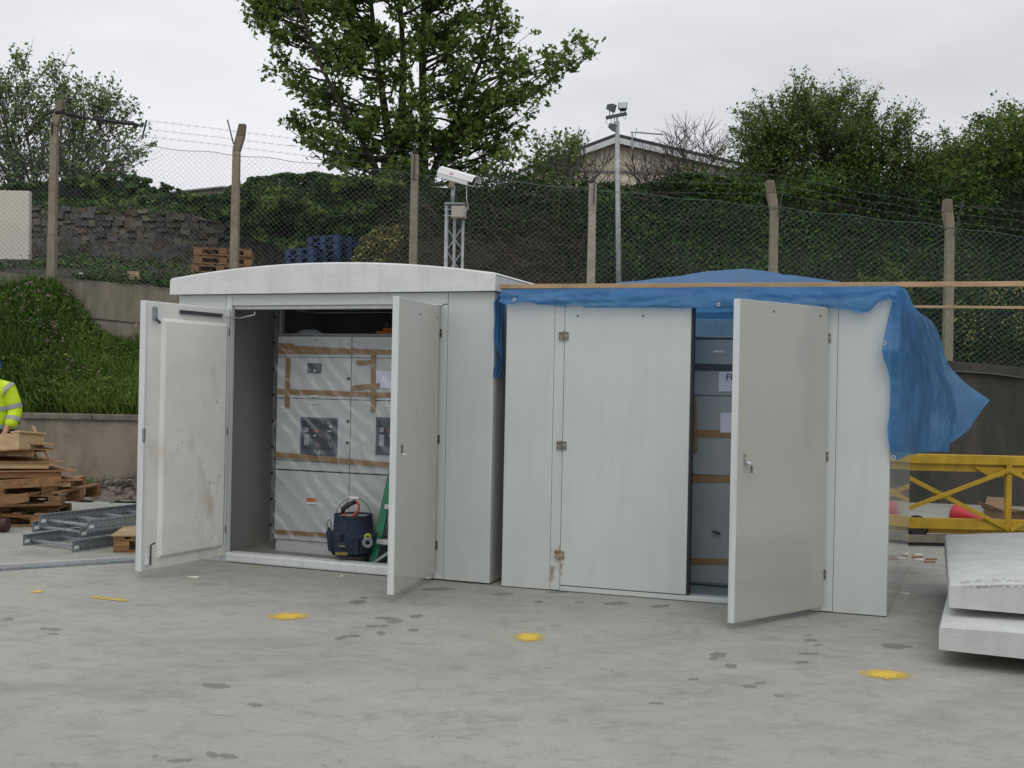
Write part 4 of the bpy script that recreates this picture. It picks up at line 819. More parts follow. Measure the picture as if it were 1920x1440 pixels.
bare('low bare bush in front of the cream gable wall', [(1175, 320), (1190, 290), (1230, 285), (1255, 310), (1270, 345), (1170, 345)], (1220, 380), 24, 24, .4)
bare('leggy bare shrub left of the lamp pole before the cream wall', [(1030, 300), (1060, 290), (1110, 285), (1145, 300), (1140, 350), (1030, 350)], (1085, 390), 24, 34, .4)
# mixed hedge top between sycamore and hawthorns
random.seed(5); np.random.seed(5)
for lab, poly, Y in (('low green hedge growth under the sycamore', [(700, 330), (760, 318), (840, 318), (880, 330), (960, 318), (1000, 340), (1060, 350), (1075, 470), (700, 500)], 24.0), ('low leafy hedge top below the cream gable', [(1100, 362), (1130, 342), (1180, 350), (1230, 340), (1290, 322), (1350, 330), (1400, 345), (1460, 350), (1500, 400), (1500, 430), (1100, 420)], 21.0), ('dark hedge growth under the hawthorns', [(1490, 390), (1560, 380), (1640, 375), (1720, 380), (1800, 385), (1960, 380), (1960, 470), (1490, 460)], 19.8)):
    r_ = ivy_mass('hedge_top', lab, 'hedge', poly, Y, 1.0, 12000, .08, [HDG[0], BRM[0], IVY[0]], up=.3, thr=-.5)
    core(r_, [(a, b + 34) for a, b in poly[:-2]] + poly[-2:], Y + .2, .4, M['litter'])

# ============================================================ HOUSES BEHIND
HY = 45.0
t = thing('gabled_house', 'cream house with a low pitched gable, dark verge and white bargeboard', 'house', tuple(P(1220, 420, HY)))
ap, le, ri = P(1153, 265, HY), P(985, 328, HY), P(1440, 331, HY)
zb_ = 6.0
MB().prism([(le.x, HY, zb_), (ri.x, HY, zb_), (ri.x, HY, ri.z), (ap.x, HY, ap.z), (le.x, HY, le.z)], (0, 9, 0)).build('wall', M['house'], t)
bandz = P(1153, 320, HY).z
x = le.x + .4
while x < ri.x - .3:
    tt = ap.z + (le.z - ap.z) * (ap.x - x) / (ap.x - le.x) if x < ap.x else ap.z + (ri.z - ap.z) * (x - ap.x) / (ri.x - ap.x)
    if tt - .12 > bandz + .05: MB().box(x, x + .17, HY - .045, HY - .002, bandz, tt - .1).build('cladding_board', M['clad'], t)
    x += .19
MB().box(le.x, ri.x, HY - .07, HY - .046, bandz - .09, bandz - .01).build('band_course', M['slate2'], t)
for a_, b2 in ((ap, le), (ap, ri)):
    dv = (b2 - a_); e2 = a_ + dv * 1.08
    MB().prism([a_ + Vector((0, -.35, .10)), e2 + Vector((0, -.35, .10)), e2 + Vector((0, -.35, .25)), a_ + Vector((0, -.35, .25))], (0, 9.8, 0)).build('roof', M['slate'], t)
    MB().prism([a_ + Vector((0, -.39, -.14)), e2 + Vector((0, -.39, -.10)), e2 + Vector((0, -.39, .095)), a_ + Vector((0, -.39, .095))], (0, .05, 0)).build('bargeboard', M['fascia'], t)
wn = P(1050, 365, HY); MB().box(wn.x - .8, wn.x + .8, HY - .05, HY + .05, wn.z - .5, wn.z + .3).build('window', M['glass'], t)
t2 = thing('tv_aerial', 'television aerial on a short pole at the cream house gable', 'aerial', tuple(P(1186, 275, HY - .5)))
b = MB(); b.tube([P(1186, 280, HY - .5), P(1185, 247, HY - .5)], .035, 6); b.build('pole', M['galv_pole'], t2)
b = MB(); b.tube([P(1182, 247.5, HY - .5), P(1243, 252.5, HY - .5)], .025, 4)
for k in range(12): q = P(1196 + k * 4, 248.6 + k * .35, HY - .5); b.beam(q + Vector((0, -.25, -.02)), q + Vector((0, .25, .06)), .02, .02)
b.beam(P(1190, 258, HY - .5), P(1194, 240, HY - .5), .03, .03); b.build('boom', M['galv_pole'], t2)
t = thing('pale_house', 'grey roofed pale house glimpsed through the ivy behind the sycamore', 'house', tuple(P(690, 380, 33)))
MB().prism([P(655, 345, 33), P(735, 345, 33), P(735, 400, 33), P(655, 400, 33)], (0, 5, 0)).build('wall', M['house'], t)
MB().prism([P(640, 350, 32.7), P(660, 333, 33.5), P(730, 335, 33.5), P(748, 352, 32.7)], (0, .3, .1)).build('roof', M['slate2'], t); bx('window', M['fascia'], t, WF, P(700, 355, 33).x, P(712, 355, 33).x, 32.9, 33.05, P(700, 368, 33).z, P(700, 352, 33).z)
t = thing('low_outbuilding', 'low flat grey roof showing above the ivy left of centre', 'house', tuple(P(370, 370, 38)))
MB().prism([P(300, 361, 38), P(415, 349, 38), P(560, 350, 38), P(560, 353, 38), P(415, 352, 38), P(305, 363, 38)], (0, 5, .2)).build('roof', M['slate2'], t)
MB().prism([P(330, 363, 38.3), P(415, 353, 38.3), P(550, 357, 38.3), P(550, 400, 38.3), P(330, 400, 38.3)], (0, 4, 0)).build('wall', M['house'], t)
t = thing('white_gabled_porch', 'small white trimmed gable half hidden by hawthorn behind the fence', 'building', tuple(P(1410, 400, 29)))
MB().prism([P(1362, 362, 29), P(1385, 345, 29), P(1475, 392, 29), P(1475, 430, 29), P(1362, 430, 29)], (0, 3, 0)).build('wall', M['slate2'], t)
MB().beam(P(1378, 343, 28.9), P(1478, 396, 28.9), .06, .1).build('bargeboard', M['fascia'], t); MB().beam(P(1364, 345, 28.9), P(1364, 400, 28.9), .08, .08).build('corner_post', M['fascia'], t)
for k in range(3): MB().beam(P(1405 + k * 22, 375 + k * 8, 28.9), P(1405 + k * 22, 420, 28.9), .04, .04).build('glazing_bar', M['fascia'], t)

# ============================================================ FLOODLIGHT POLE AND CCTV MAST
t = thing('floodlight_pole', 'slim grey floodlight pole with three lamps standing behind the fence', 'lamp post', tuple(P(1160, 620, 17.6)))
FY = 17.6; lo = P(1161, 640, FY); hi_ = P(1157.2, 228, FY)
MB().tube([lo, lo.lerp(hi_, .5), hi_], [.048, .042, .036], 12).build('pole', M['galv_pole'], t, 0, True)
MB().tube([hi_, P(1157, 218, FY)], .016, 8).build('spigot', M['galv_pole'], t); MB().beam(P(1136, 221, FY), P(1175, 213, FY), .05, .05).build('crossbar', M['lampbody'], t, .004)
def flood(cx_, cy_, w, h, tilt, yw, yok):
    c = P(cx_, cy_, FY); f = Frame(c, (math.cos(yw), math.sin(yw), 0), (-math.sin(yw) * math.cos(tilt), math.cos(yw) * math.cos(tilt), math.sin(tilt)), (math.sin(yw) * math.sin(tilt), -math.cos(yw) * math.sin(tilt), math.cos(tilt)))
    b = MB(); w /= 2; h /= 2
    b.quad8([f(-w, -.05, -h), f(w, -.05, -h), f(w * .6, .07, -h * .6), f(-w * .6, .07, -h * .6), f(-w, -.05, h), f(w, -.05, h), f(w * .6, .07, h * .6), f(-w * .6, .07, h * .6)])
    o = b.build('floodlight', M['lampbody'], t, .006); MB().box(-w * .85, w * .85, -.056, -.051, -h * .85, h * .85, f).build('lamp_glass', M['galv'], o)
    for s_ in (-1, 1): MB().tube([f(s_ * w * .7, 0, 0), P(cx_ + s_ * 3, yok, FY)], .008, 5).build('bracket', M['galv'], o)
flood(1146, 202, .13, .13, .3, .9, 218); flood(1168, 201, .15, .12, -.35, -.2, 213); flood(1149, 238, .10, .12, .5, .9, 222)
MB().tube([P(1138, 222, FY), P(1136, 230, FY), P(1141, 233, FY)], .005, 5).build('cable', M['galv'], t)
MB().tube([P(1167, 217, FY), P(1172, 224, FY), P(1175, 216, FY)], .005, 5).build('cable', M['galv'], t)

CY = 14.0
t = thing('cctv_mast', 'lattice mast carrying a white surveillance camera and grey box behind the roof', 'security camera', tuple(P(853, 760, CY)))
for (px0, px1, yo, r_) in ((835, 838, 0, .024), (865.5, 869, 0, .018), (850, 853, .25, .018)):
    MB().tube([(P(px0, 600, CY + yo).x, CY + yo, 0), P(px1, 382, CY + yo)], r_, 8).build('mast_leg', M['galv_pole'], t, 0, True)
for (a, c) in (((837, 382 + 45), (868, 470)), ((868, 425), (837, 470)), ((837, 470), (867, 515)), ((867, 470), (837, 515)), ((837, 515), (867, 560)), ((867, 515), (837, 560))):
    MB().tube([P(*a, CY), P(*c, CY)], .007, 5).build('lattice_brace', M['galv_pole'], t)
MB().prism([P(833, 379, CY - .05), P(872, 380, CY - .05), P(872, 383, CY - .05), P(833, 382, CY - .05)], (0, .3, 0)).build('top_plate', M['galv_pole'], t)
MB().tube([P(849, 380, CY + .1), P(849.6, 348, CY + .1)], .026, 10).build('camera_pole', M['galv_pole'], t, 0, True)
MB().box(-.035, .035, -.05, .05, -.03, .06, Frame(P(847, 348, CY + .1), (1, 0, 0), (0, 1, 0))).build('tilt_bracket', M['post'], t)
boxc = P(862, 399, CY); f = yaw((boxc.x, boxc.y, boxc.z), -8)
bo = bx('junction_box', mat('beige_box', (0.45, 0.42, 0.36), 0.6, 0.05, 10), t, f, -.085, .085, -.12, .02, -.075, .07, .006); bx('rust_streak', M['rust'], bo, f, -.08, .08, -.123, -.1205, -.075, -.062, 0)
bx('strap', M['galv'], t, f, -.2, -.086, -.04, -.02, .03, .045); bx('strap', M['galv'], t, f, -.2, -.086, -.04, -.02, -.05, -.035)
# camera housing
ca, cb = P(829, 325, CY - .1), P(884, 341, CY - .45); ax = (cb - ca).normalized(); f = Frame(ca, ax, ax.cross(Vector((0, 0, 1))) * -1, (0, 0, 1)); f.ez = f.ex.cross(f.ey).normalized()
L = (cb - ca).length; b = MB()
prof = [(-.07, -.055), (.07, -.055), (.075, .01), (.055, .06), (.02, .075), (-.02, .075), (-.055, .06), (-.075, .01)]
def sect(s_, k): return [f(s_, y_ * k, z_ * k) for y_, z_ in prof]
bb = len(b.v)
for s_, k in ((-.05, .45), (-.03, .8), (0, 1), (L, 1.0)): b.v += [tuple(q) for q in sect(s_, k)]
for i in range(3):
    for k in range(8): k2 = (k + 1) % 8; b.f.append((i * 8 + k, i * 8 + k2, i * 8 + 8 + k2, i * 8 + 8 + k)); b.mi.append(0)
b.f.append(tuple(range(7, -1, -1))); b.f.append(tuple(range(24, 32))); b.mi += [0, 0]
hs = b.build('camera_housing', M['white'], t, .004)
b = MB(); b.v = []; top = [(-.08, .0), (-.06, .068), (-.02, .085), (.02, .085), (.06, .068), (.08, .0)]
for s_ in (-.01, L + .09): b.v += [tuple(f(s_, y_, z_)) for y_, z_ in top]
b.f = [(k, k + 1, k + 7, k + 6) for k in range(5)]; b.mi = [0] * 5; b.build('sunshield', M['white'], hs, 0, False, .004)
MB().box(L + .001, L + .004, -.05, .05, -.04, .045, f).build('lens_window', M['black'], hs)
fl_ = Frame(f(0, -.083, 0), f.ex, f.ey, f.ez); text('AA', .05, Frame(f(L * .45, -.0775, .03), f.ex, f.ey, f.ez), 0, 0, 0, mat('red_print', (.55, .08, .05), .6), hs)
MB().tube([P(875, 350, CY - .4), P(875, 372, CY - .35), P(878, 392, CY - .2), P(872, 396, CY - .12)], .006, 5).build('cable', M['white'], t)

# ============================================================ KIOSKS
A1 = G(425, 1053); B1 = G(918, 1097); e1 = (B1 - A1).normalized(); K1 = Frame(A1, e1, (-e1.y, e1.x, 0))
A2 = G(940, 1100); B2 = G(1668, 1158); e2 = (B2 - A2).normalized(); K2 = Frame(A2, e2, (math.sin(math.radians(23.2)), math.cos(math.radians(23.2)), 0))
def hinge(fr, s, z, door, m=None, flip=1):
    """butt hinge on the face of the kiosk at s, z"""
    b = MB(); 
    for q in (-1, 1): b.box(s + q * .022 - .016, s + q * .022 + .016, -.009, -.001, z - .032, z + .032, fr)
    b.tube([fr(s, -.012, z - .034), fr(s, -.012, z + .034)], .008, 8)
    for q in (-1, 1):
        for w_ in (-1, 1): b.box(s + q * .028 - .004, s + q * .028 + .004, -.0105, -.0091, z + w_ * .018 - .005, z + w_ * .018 + .005, fr, 1)
    return b.build('hinge', [m or M['steel'], M['seam']], door)

def arch_roof(fr, s0, s1, d0, d1, z0, zs, zpk, name, parent, m):
    """shallow arched GRP roof with a deep edge: front profile extruded in depth; crown of the arch left of middle kept symmetric"""
    n = 22; b = MB(); prof = []
    for i in range(n + 1):
        t_ = i / n; s_ = s0 + (s1 - s0) * t_; zz = zs + (zpk - zs) * (1 - abs(2 * t_ - 1) ** 2.0); prof.append((s_, zz))
    r = .014; prof[0] = (s0, zs - r); prof.insert(1, (s0 + .004, zs - .004)); prof.insert(2, (s0 + r, zs + .003)); prof[-1] = (s1, zs - r); prof.insert(-1, (s1 - .004, zs - .004)); prof.insert(-2, (s1 - r, zs + .003))
    inset = .012
    rows = []
    for d, dz, ds_ in ((d0, -inset, 0), (d0 + .006, -.006, 0), (d0 + inset, 0, 0), (d0 + (d1 - d0) * .5, 0, 0), (d1 - inset, 0, 0), (d1, -inset, 0)):
        rows.append([fr(a, d, z_ + (dz if 0 < i < len(prof) - 1 else dz * .5)) for i, (a, z_) in enumerate(prof)])
    b.grid(rows, flip=True)
    # fascia faces down to z0
    fr_row = rows[0]; b.grid([[fr(a, d0, z0) for a, _ in prof], fr_row], flip=True); b.grid([rows[-1], [fr(a, d1, z0) for a, _ in prof]], flip=True)
    b.grid([[fr(s0, d, z0) for d in (d0, d1)], [rows[0][0], rows[-1][0]]]); b.grid([[fr(s1, d, z0) for d in (d0, d1)], [rows[0][-1], rows[-1][-1]]], flip=True)
    # return lip and underside
    b.box(s0 + .01, s1 - .01, d0 + .01, d1 - .01, z0 + .002, z0 + .02, fr)
    o = b.build(name, m, parent, 0, True)
    k = o.modifiers.new('es', 'EDGE_SPLIT'); k.split_angle = math.radians(50)
    return o

def door(fr, name_lab, hs, hz, dirv, W, m_out, parent, sense, z0=.055, z1=2.205, th=.045, edge=M['grp_edge'], label=None):
    """door leaf hinged at world point fr(hs,0,0), pointing along dirv; sense=+1 when outer face normal = dirv x up"""
    hp = fr(hs, 0, 0); D = Frame(hp, dirv, Vector((-dirv[1], dirv[0], 0)) * sense); return D

# ---------------- KIOSK 1 (left, roof on)
k1 = thing('equipment_kiosk', 'pale grey kiosk with arched roof and both doors open', 'kiosk', tuple(K1(.95, 0, 0)))
DEP = 2.35
bx('corner_panel', M['grp'], k1, K1, -.555, -.06, 0, .045, .0, 2.33); bx('door_jamb', M['grp_edge'], k1, K1, -.057, 0, 0, .05, .0, 2.33)
bx('corner_panel', M['grp'], k1, K1, 2.063, 2.466, 0, .045, .012, 2.33); bx('door_jamb', M['grp'], k1, K1, 1.972, 2.060, 0, .05, .012, 2.23)
bx('header_panel', M['grp'], k1, K1, .002, 2.06, 0, .05, 2.235, 2.33); bx('header_trim', M['grp_edge'], k1, K1, .002, 1.97, .03, .12, 2.205, 2.234)
bx('drip_strip', M['grp_edge'], k1, K1, 1.60, 2.02, -.022, -.001, 2.222, 2.236)
bx('sill', M['grp_edge'], k1, K1, .0, 1.972, -.035, .10, .005, .085, .015)
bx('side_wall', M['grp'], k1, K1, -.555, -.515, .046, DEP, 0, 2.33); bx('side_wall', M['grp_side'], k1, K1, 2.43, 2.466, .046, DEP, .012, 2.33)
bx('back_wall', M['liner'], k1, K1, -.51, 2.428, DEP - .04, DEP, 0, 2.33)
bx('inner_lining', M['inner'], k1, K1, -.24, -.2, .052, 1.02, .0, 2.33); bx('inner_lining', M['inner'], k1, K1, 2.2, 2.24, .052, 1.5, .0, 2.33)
fl_ = bx('lining_flange', M['galv_pole'], k1, K1, -.199, -.16, .98, 1.02, .03, 2.33, .004); bx('lining_flange', M['grp_edge'], k1, K1, -.155, -.13, 1.0, 1.06, .03, 2.33, .004)
for k in range(9): MB().tube([K1(-.185, .978, .2 + k * .25), K1(-.185, .965, .2 + k * .25)], .012, 8).build('bolt', M['seam'], fl_)
bx('floor', mat('kiosk_floor', (0.25, 0.245, 0.22), .8, .15, 6), k1, K1, -.5, 2.42, .101, DEP - .05, .0, .04, 0)
arch_roof(K1, -.61, 2.49, -.06, DEP + .06, 2.333, 2.475, 2.588, 'roof', k1, M['roof'])
# left door of kiosk 1: inner face towards the camera
def leaf_dir(fr, hs, freepx, W):
    hp = fr(hs, 0, 0); r = ray(freepx[0], freepx[1]); k = r.x / r.y; best = None
    for Y in np.linspace(hp.y - W * 1.05, hp.y + .2, 400):
        X = k * Y; e = abs(math.hypot(X - hp.x, Y - hp.y) - W)
        if best is None or e < best[0]: best = (e, X, Y)
    return Vector((best[1] - hp.x, best[2] - hp.y, 0)).normalized()
dv = leaf_dir(K1, -.005, (268, 1000), .97); nrm = Vector((-dv.y, dv.x, 0))      # nrm: side facing right/viewer or not
if nrm.dot(Vector((1, -.4, 0))) < 0: nrm = -nrm
D = Frame(K1(-.01, -.02, 0), dv, nrm)
dl = bx('door', M['dirty'], k1, D, 0, .97, -.045, 0.0, .055, 2.205, .006); tag(dl, 'left door, grimy inner face')
bx('edge_strip', M['grp_edge'], dl, D, .955, .973, -.05, .012, .055, 2.205, .003); bx('edge_strip', M['grp_edge'], dl, D, .0, .025, .001, .014, .06, 2.2, .003)
b = MB(); b.quad8([D(.03, .0, .13), D(.80, .0, .13), D(.80, .0, 2.08), D(.03, 0, 2.08), D(.045, .024, .155), D(.765, .024, .155), D(.765, .024, 2.055), D(.045, .024, 2.055)]); b.f = [(b_[::-1]) for b_ in b.f]
b.build('raised_panel', M['dirty'], dl, .008)
b = MB(); b.box(.10, .60, .004, .02, 2.125, 2.155, D); b.build('stay_channel', M['seam'], dl); MB().tube([D(.12, .03, 2.13), D(-.1, .02, 2.13), K1(.22, .02, 2.155), K1(.225, .02, 2.18)], .006, 6).build('stay_rod', M['tread'], dl)
MB().box(.865, .895, .002, .03, 2.06, 2.16, D).build('shoot_bolt', M['galv'], dl, .003); MB().beam(D(.88, .03, 2.06), D(.845, .04, 2.03), .012, .02).build('bolt_tip', M['seam'], dl)
MB().box(.885, .93, .002, .03, .10, .19, D).build('shoot_bolt', M['white'], dl, .003); MB().tube([D(.9, .04, .1), D(.9, .04, .26), D(.86, .04, .27)], .008, 6).build('bolt_lever', M['seam'], dl)
MB().box(.955, .976, .0, .014, 1.08, 1.19, D).build('keep_plate', M['galv'], dl)
for z_ in (.287, 1.143, 2.0): hinge(Frame(K1(0, -.03, 0), K1.ex, K1.ey), -.03, z_, dl)
# right door of kiosk 1
dv = leaf_dir(K1, 1.965, (735, 1000), .97); nr_ = Vector((-dv.y, dv.x, 0))
if nr_.dot(Vector((1, 0, 0))) < 0: nr_ = -nr_
D = Frame(K1(1.955, -.03, 0), dv, nr_)
dr_ = bx('door', M['grp_gloss'], k1, D, 0, .97, -.0, .048, .065, 2.215, .005); bx('edge_strip', M['grp_edge'], dr_, D, .9701, .985, -.001, .049, .065, 2.215, .003)
b = MB(); b.quad8([D(.08, .0, .16), D(.88, .0, .16), D(.88, .0, 2.08), D(.08, 0, 2.08), D(.11, -.035, .19), D(.84, -.035, .19), D(.84, -.035, 2.05), D(.11, -.035, 2.05)]); b.build('raised_panel', M['dirty'], dr_, .005)
MB().box(.0, .012, -.02, .03, .07, 2.2, Frame(K1(1.965, -.012, 0), dv, nr_)).build('door_seal', M['dark'], dr_)
MB().box(.86, .875, .0485, .06, 1.08, 1.14, D).build('handle', M['steel'], dr_, .003); MB().tube([D(.868, .05, 1.075), D(.868, .08, 1.07), D(.84, .08, 1.05)], .007, 6).build('latch', M['white'], dr_)
for z_ in (.287, 1.143, 2.0): hinge(K1, 1.975, z_, dr_)
for (ss, zz) in ((.08, 2.12), (.5, 2.12)): MB().tube([D(ss, .0485, zz), D(ss, .051, zz)], .008, 8).build('screw', M['seam'], dr_)

bx('gap_seal', M['dark'], k1, K1, 1.950, 1.971, -.004, .03, .03, 2.21, 0)
# switchgear inside kiosk 1
GD = .47
def gl(px_, py_, d=GD): return K1.loc(px_, py_, d)
sl, ztop = gl(521, 629); seam = gl(660, 633)[0]; sr_ = 2.1
gear = thing('switchgear_cabinet', 'grey switchgear wrapped in clear film and brown tape inside the arched kiosk', 'electrical cabinet', tuple(K1(1.1, .6, .04)))
bx('plinth', M['gear'], gear, K1, sl + .01, sr_, GD + .012, 1.3, .04, .15, .004)
bx('carcass', M['gear'], gear, K1, sl, sr_, GD + .02, 1.35, .151, ztop, .01); bx('top_cap', M['galv'], gear, K1, sl - .005, sr_, GD - .005, 1.35, ztop + .001, ztop + .018, .008)
zl = [(.155, gl(519, 880)[1] - .006), (gl(519, 880)[1] + .006, gl(519, 862)[1] - .003), (gl(519, 862)[1] + .004, gl(521, 746)[1] - .004), (gl(521, 746)[1] + .004, gl(521, 669)[1] - .003), (gl(521, 669)[1] + .003, ztop - .012)]
for (a, c) in zl:
    for (s0, s1) in ((sl + .003, seam - .003), (seam + .003, sr_ - .003)): bx('cabinet_door', M['gear'], gear, K1, s0, s1, GD, GD + .018, a, c, .003)
z1 = gl(519, 880)[1]; bx('black_trim', M['black'], gear, K1, sl, sr_, GD + .004, GD + .019, z1 - .0055, z1 + .0055, 0)
for (px0, px1) in ((565, 632), (706, 772)):
    s0, za = gl(px0, 782); s1, zb2 = gl(px1, 858); dz_ = .0
    pn = bx('breaker_panel', M['panel'], gear, K1, s0, s1, GD - .012, GD - .001, zb2 + .012, za, .004)
    wd = s1 - s0; hh = za - zb2
    bx('breaker_frame', M['seam'], pn, K1, s0 + wd * .08, s0 + wd * .92, GD - .018, GD - .0125, zb2 + hh * .2, za - hh * .08, .003)
    for (u, v_, a, c, mm_) in ((.12, .62, .12, .12, 'galv'), (.12, .28, .14, .28, 'galv'), (.38, .64, .09, .06, 'red'), (.38, .53, .07, .025, 'white'), (.53, .53, .07, .02, 'orange'), (.5, .31, .09, .02, 'orange'), (.5, .06, .07, .1, 'galv'), (.8, .76, .07, .05, 'tread'), (.74, .66, .14, .02, 'white')):
        bx('breaker_detail', M[mm_], pn, K1, s0 + wd * u, s0 + wd * (u + a), GD - .021, GD - .0185, zb2 + hh * v_, zb2 + hh * (v_ + c), .001)
s0, za = gl(577, 681); s1, zb2 = gl(603, 700); pn = bx('relay_window', M['panel'], gear, K1, s0, s1, GD - .008, GD - .001, zb2, za, .003); bx('relay_label', M['white'], pn, K1, s0 + .07, s0 + .085, GD - .010, GD - .0085, zb2 + .01, zb2 + .03, 0)
for q in ((654, 710), (652.7, 790), (651.7, 830)): s_, z_ = gl(*q); MB().tube([K1(s_, GD - .001, z_), K1(s_, GD - .012, z_)], .012, 10).build('lock_knob', M['black'], gear)
for q in ((525, 636), (592, 637), (659, 638), (735, 640), (585, 871), (520, 868), (518, 940), (582, 1018), (518, 1013)): s_, z_ = gl(*q); MB().tube([K1(s_, GD - .001, z_), K1(s_, GD - .004, z_)], .006, 6).build('rivet', M['seam'], gear)
def tape(pts_, off=.014, mm_='tape'):
    b = MB(); q = [gl(*p_) for p_ in pts_]; b.v = [tuple(K1(s_, GD - off, z_)) for s_, z_ in q]; b.f = [tuple(range(len(q)))]; b.mi = [0]; return b.build('tape_strip' if mm_ == 'tape' else 'paper_label', M[mm_], gear, 0, False, .0006)
tape([(523, 643), (551, 645), (551, 648), (566, 649), (640, 653), (750, 657), (750, 665), (640, 664), (523, 664)], .0105); tape([(537, 671), (545, 671), (543, 765), (535, 765)], .0115)
tape([(520, 729), (750, 737.5), (750, 746), (520, 738)], .0105); tape([(697, 658), (705, 658), (705, 772), (696, 772)], .0125); tape([(670, 676), (697, 675.5), (697, 683), (670, 684)], .0145)
tape([(659, 723.5), (713, 718), (713.5, 727), (659, 732)], .0155); tape([(517, 847), (750, 869), (750, 878), (517, 856)], .022); tape([(515.6, 992.5), (750, 1008), (750, 1015), (515.6, 1000)], .0105)
tape([(705.5, 695), (760, 697), (760, 730), (705.5, 727)], .0095, 'paper'); tape([(576, 934), (594, 934), (594, 941), (576, 941)], .0095, 'orange'); tape([(576, 941.3), (593, 941.3), (593, 945), (576, 945)], .0095, 'white')
for (a, c) in ((582, 741), (582, 754), (583, 650), (724, 747), (724, 760), (724, 652)): tape([(a, c), (a + 16, c + .4), (a + 16, c + 2.6), (a, c + 2.2)], .0096, 'white')
# clear film sagging over the front
rows = []
for zz in np.linspace(.16, ztop - .03, 26): rows.append([K1(s_, GD - .030 - .010 * float(fbm(s_ * 3 + zz * 2.2, zz * 2 - s_ * 1.6, 3)), zz) for s_ in np.linspace(sl, sr_, 30)])
MB().grid(rows).build('film_wrap', M['film'], gear, 0, True)
# things on top of the switchgear
q = K1.loc(575, 622, .7); b = MB(); c0 = K1(q[0], .75, ztop + .018); n_ = 9
rows = [[c0 + Vector(((i / 8 - .5) * .30, (j / 6 - .5) * .3, max(0, .05 * math.sin(math.pi * i / 8) * math.sin(math.pi * j / 6) * (1 + .7 * float(vnoise(i * .9, j * .9)))) + .002)) for i in range(9)] for j in range(7)]
tag(MB().grid(rows).build('plastic_sheet', M['paper'], None, 0, True), 'crumpled clear plastic heaped on the left end of the switchgear', 'plastic sheet')
q = K1.loc(722, 626, .62); c0 = K1(q[0], .62, ztop + .018); tt_ = thing('power_tool', 'orange and black power tool lying on top of the switchgear', 'power tool', tuple(c0))
f = yaw(c0, 15); bx('tool_base', M['orange'], tt_, f, -.08, .09, -.04, .04, 0, .03, .01); bx('tool_body', M['orange'], tt_, f, -.02, .08, -.03, .03, .0305, .06, .012); bx('battery', M['black'], tt_, f, -.01, .04, -.03, .03, .0605, .11, .01); MB().tube([f(.06, 0, .05), f(.07, 0, .10)], .014, 8).build('handle', M['black'], tt_)

# tool bucket
bc = K1(1.09, .27, .04)
tb = thing('tool_bucket', 'grey bucket wearing a navy pocketed tool organiser inside the open kiosk', 'bucket', tuple(bc))
MB().lathe([(.0, .002), (.115, .0), (.128, .2), (.148, .39), (.155, .395), (.143, .395), (.12, .15), (.11, .02), (0, .02)], bc, 28).build('bucket', M['bucket'], tb, 0, True)
prof = [(.14, .09), (.175, .07), (.19, .12), (.192, .24), (.17, .27), (.163, .40), (.168, .412), (.15, .412), (.15, .2)]
og = MB().lathe(prof, bc, 28).build('organiser', M['denim'], tb, 0, True)
vdir = Vector((-bc.x, -bc.y, 0)).normalized(); vang = math.atan2(vdir.y, vdir.x)
for k, (da, w_, h0, h1) in enumerate(((-1.25, .07, .1, .27), (-.55, .11, .1, .26), (.05, .13, .09, .24), (.65, .08, .1, .27), (1.2, .08, .1, .28))):
    # screen left is +angle when looking from the camera
    a = vang - da; c_ = bc + Vector((math.cos(a), math.sin(a), 0)) * .19; f = Frame((c_.x, c_.y, bc.z), (-math.sin(a) * -1 * -1, math.cos(a), 0), (-math.cos(a), -math.sin(a), 0))
    b = MB(); b.quad8([f(-w_ / 2, -.02, h0), f(w_ / 2, -.02, h0), f(w_ / 2, .02, h0), f(-w_ / 2, .02, h0), f(-w_ / 2, -.045, h1), f(w_ / 2, -.045, h1), f(w_ / 2, .03, h1), f(-w_ / 2, .03, h1)]); b.build('pocket', M['denim'], og, .012)
Rt = Vector((-vdir.y, vdir.x, 0)) * -1
if Rt.x < 0: Rt = -Rt
FB = Frame(bc, Rt, -vdir)
bp_ = bx('badge_pocket', M['black'], og, FB, -.125, -.055, -.222, -.2, .14, .2, .006); text('TOOLBAG', .012, FB, -.09, -.2235, .172, M['white'], bp_, 'badge_lettering'); bpp = bx('name_panel', M['denim'], og, FB, -.14, -.05, -.226, -.2, .075, .135, .004); text('IRWIN', .034, FB, -.093, -.2275, .105, M['yprint'], bpp, 'lettering', bold=.0006)
b = MB(); b.tube([FB(.15 * math.cos(a) , .0, .39 + .16 * math.sin(a)) for a in np.linspace(0, math.pi, 16)], .003, 5); hd = b.build('wire_handle', M['seam'], tb); MB().tube([FB(-.04, 0, .552), FB(.04, 0, .549)], .012, 8).build('grip', M['white'], hd)
# saw standing in the bucket
sw = thing('hand_saw', 'orange and black saw handle poking out of the tool bucket', 'saw', tuple(FB(-.02, -.02, .3)))
def ring_pts(pts): return [FB(a, -.04, z_) for a, z_ in pts]
MB().tube(ring_pts([(-.085, .43), (-.09, .46), (-.04, .50), (.02, .525)]), [.02, .022, .022, .018], 8).build('grip', M['black'], sw, 0, True)
MB().tube(ring_pts([(-.075, .43), (-.065, .385), (-.03, .37), (.0, .40), (.045, .455), (.045, .50), (.02, .53)]), .011, 8).build('handle_loop', mat('saw_orange', (.6, .07, .02), .5), sw, 0, True)
MB().prism([FB(-.07, -.038, .38), FB(.05, -.038, .42), FB(.03, -.038, .1), FB(-.01, -.038, .1)], (0, .002, 0)).build('blade', M['steel'], sw)
lv = thing('folding_level', 'black and yellow knife standing in the right side pocket of the tool bucket', 'knife', tuple(FB(.2, 0, .2)))
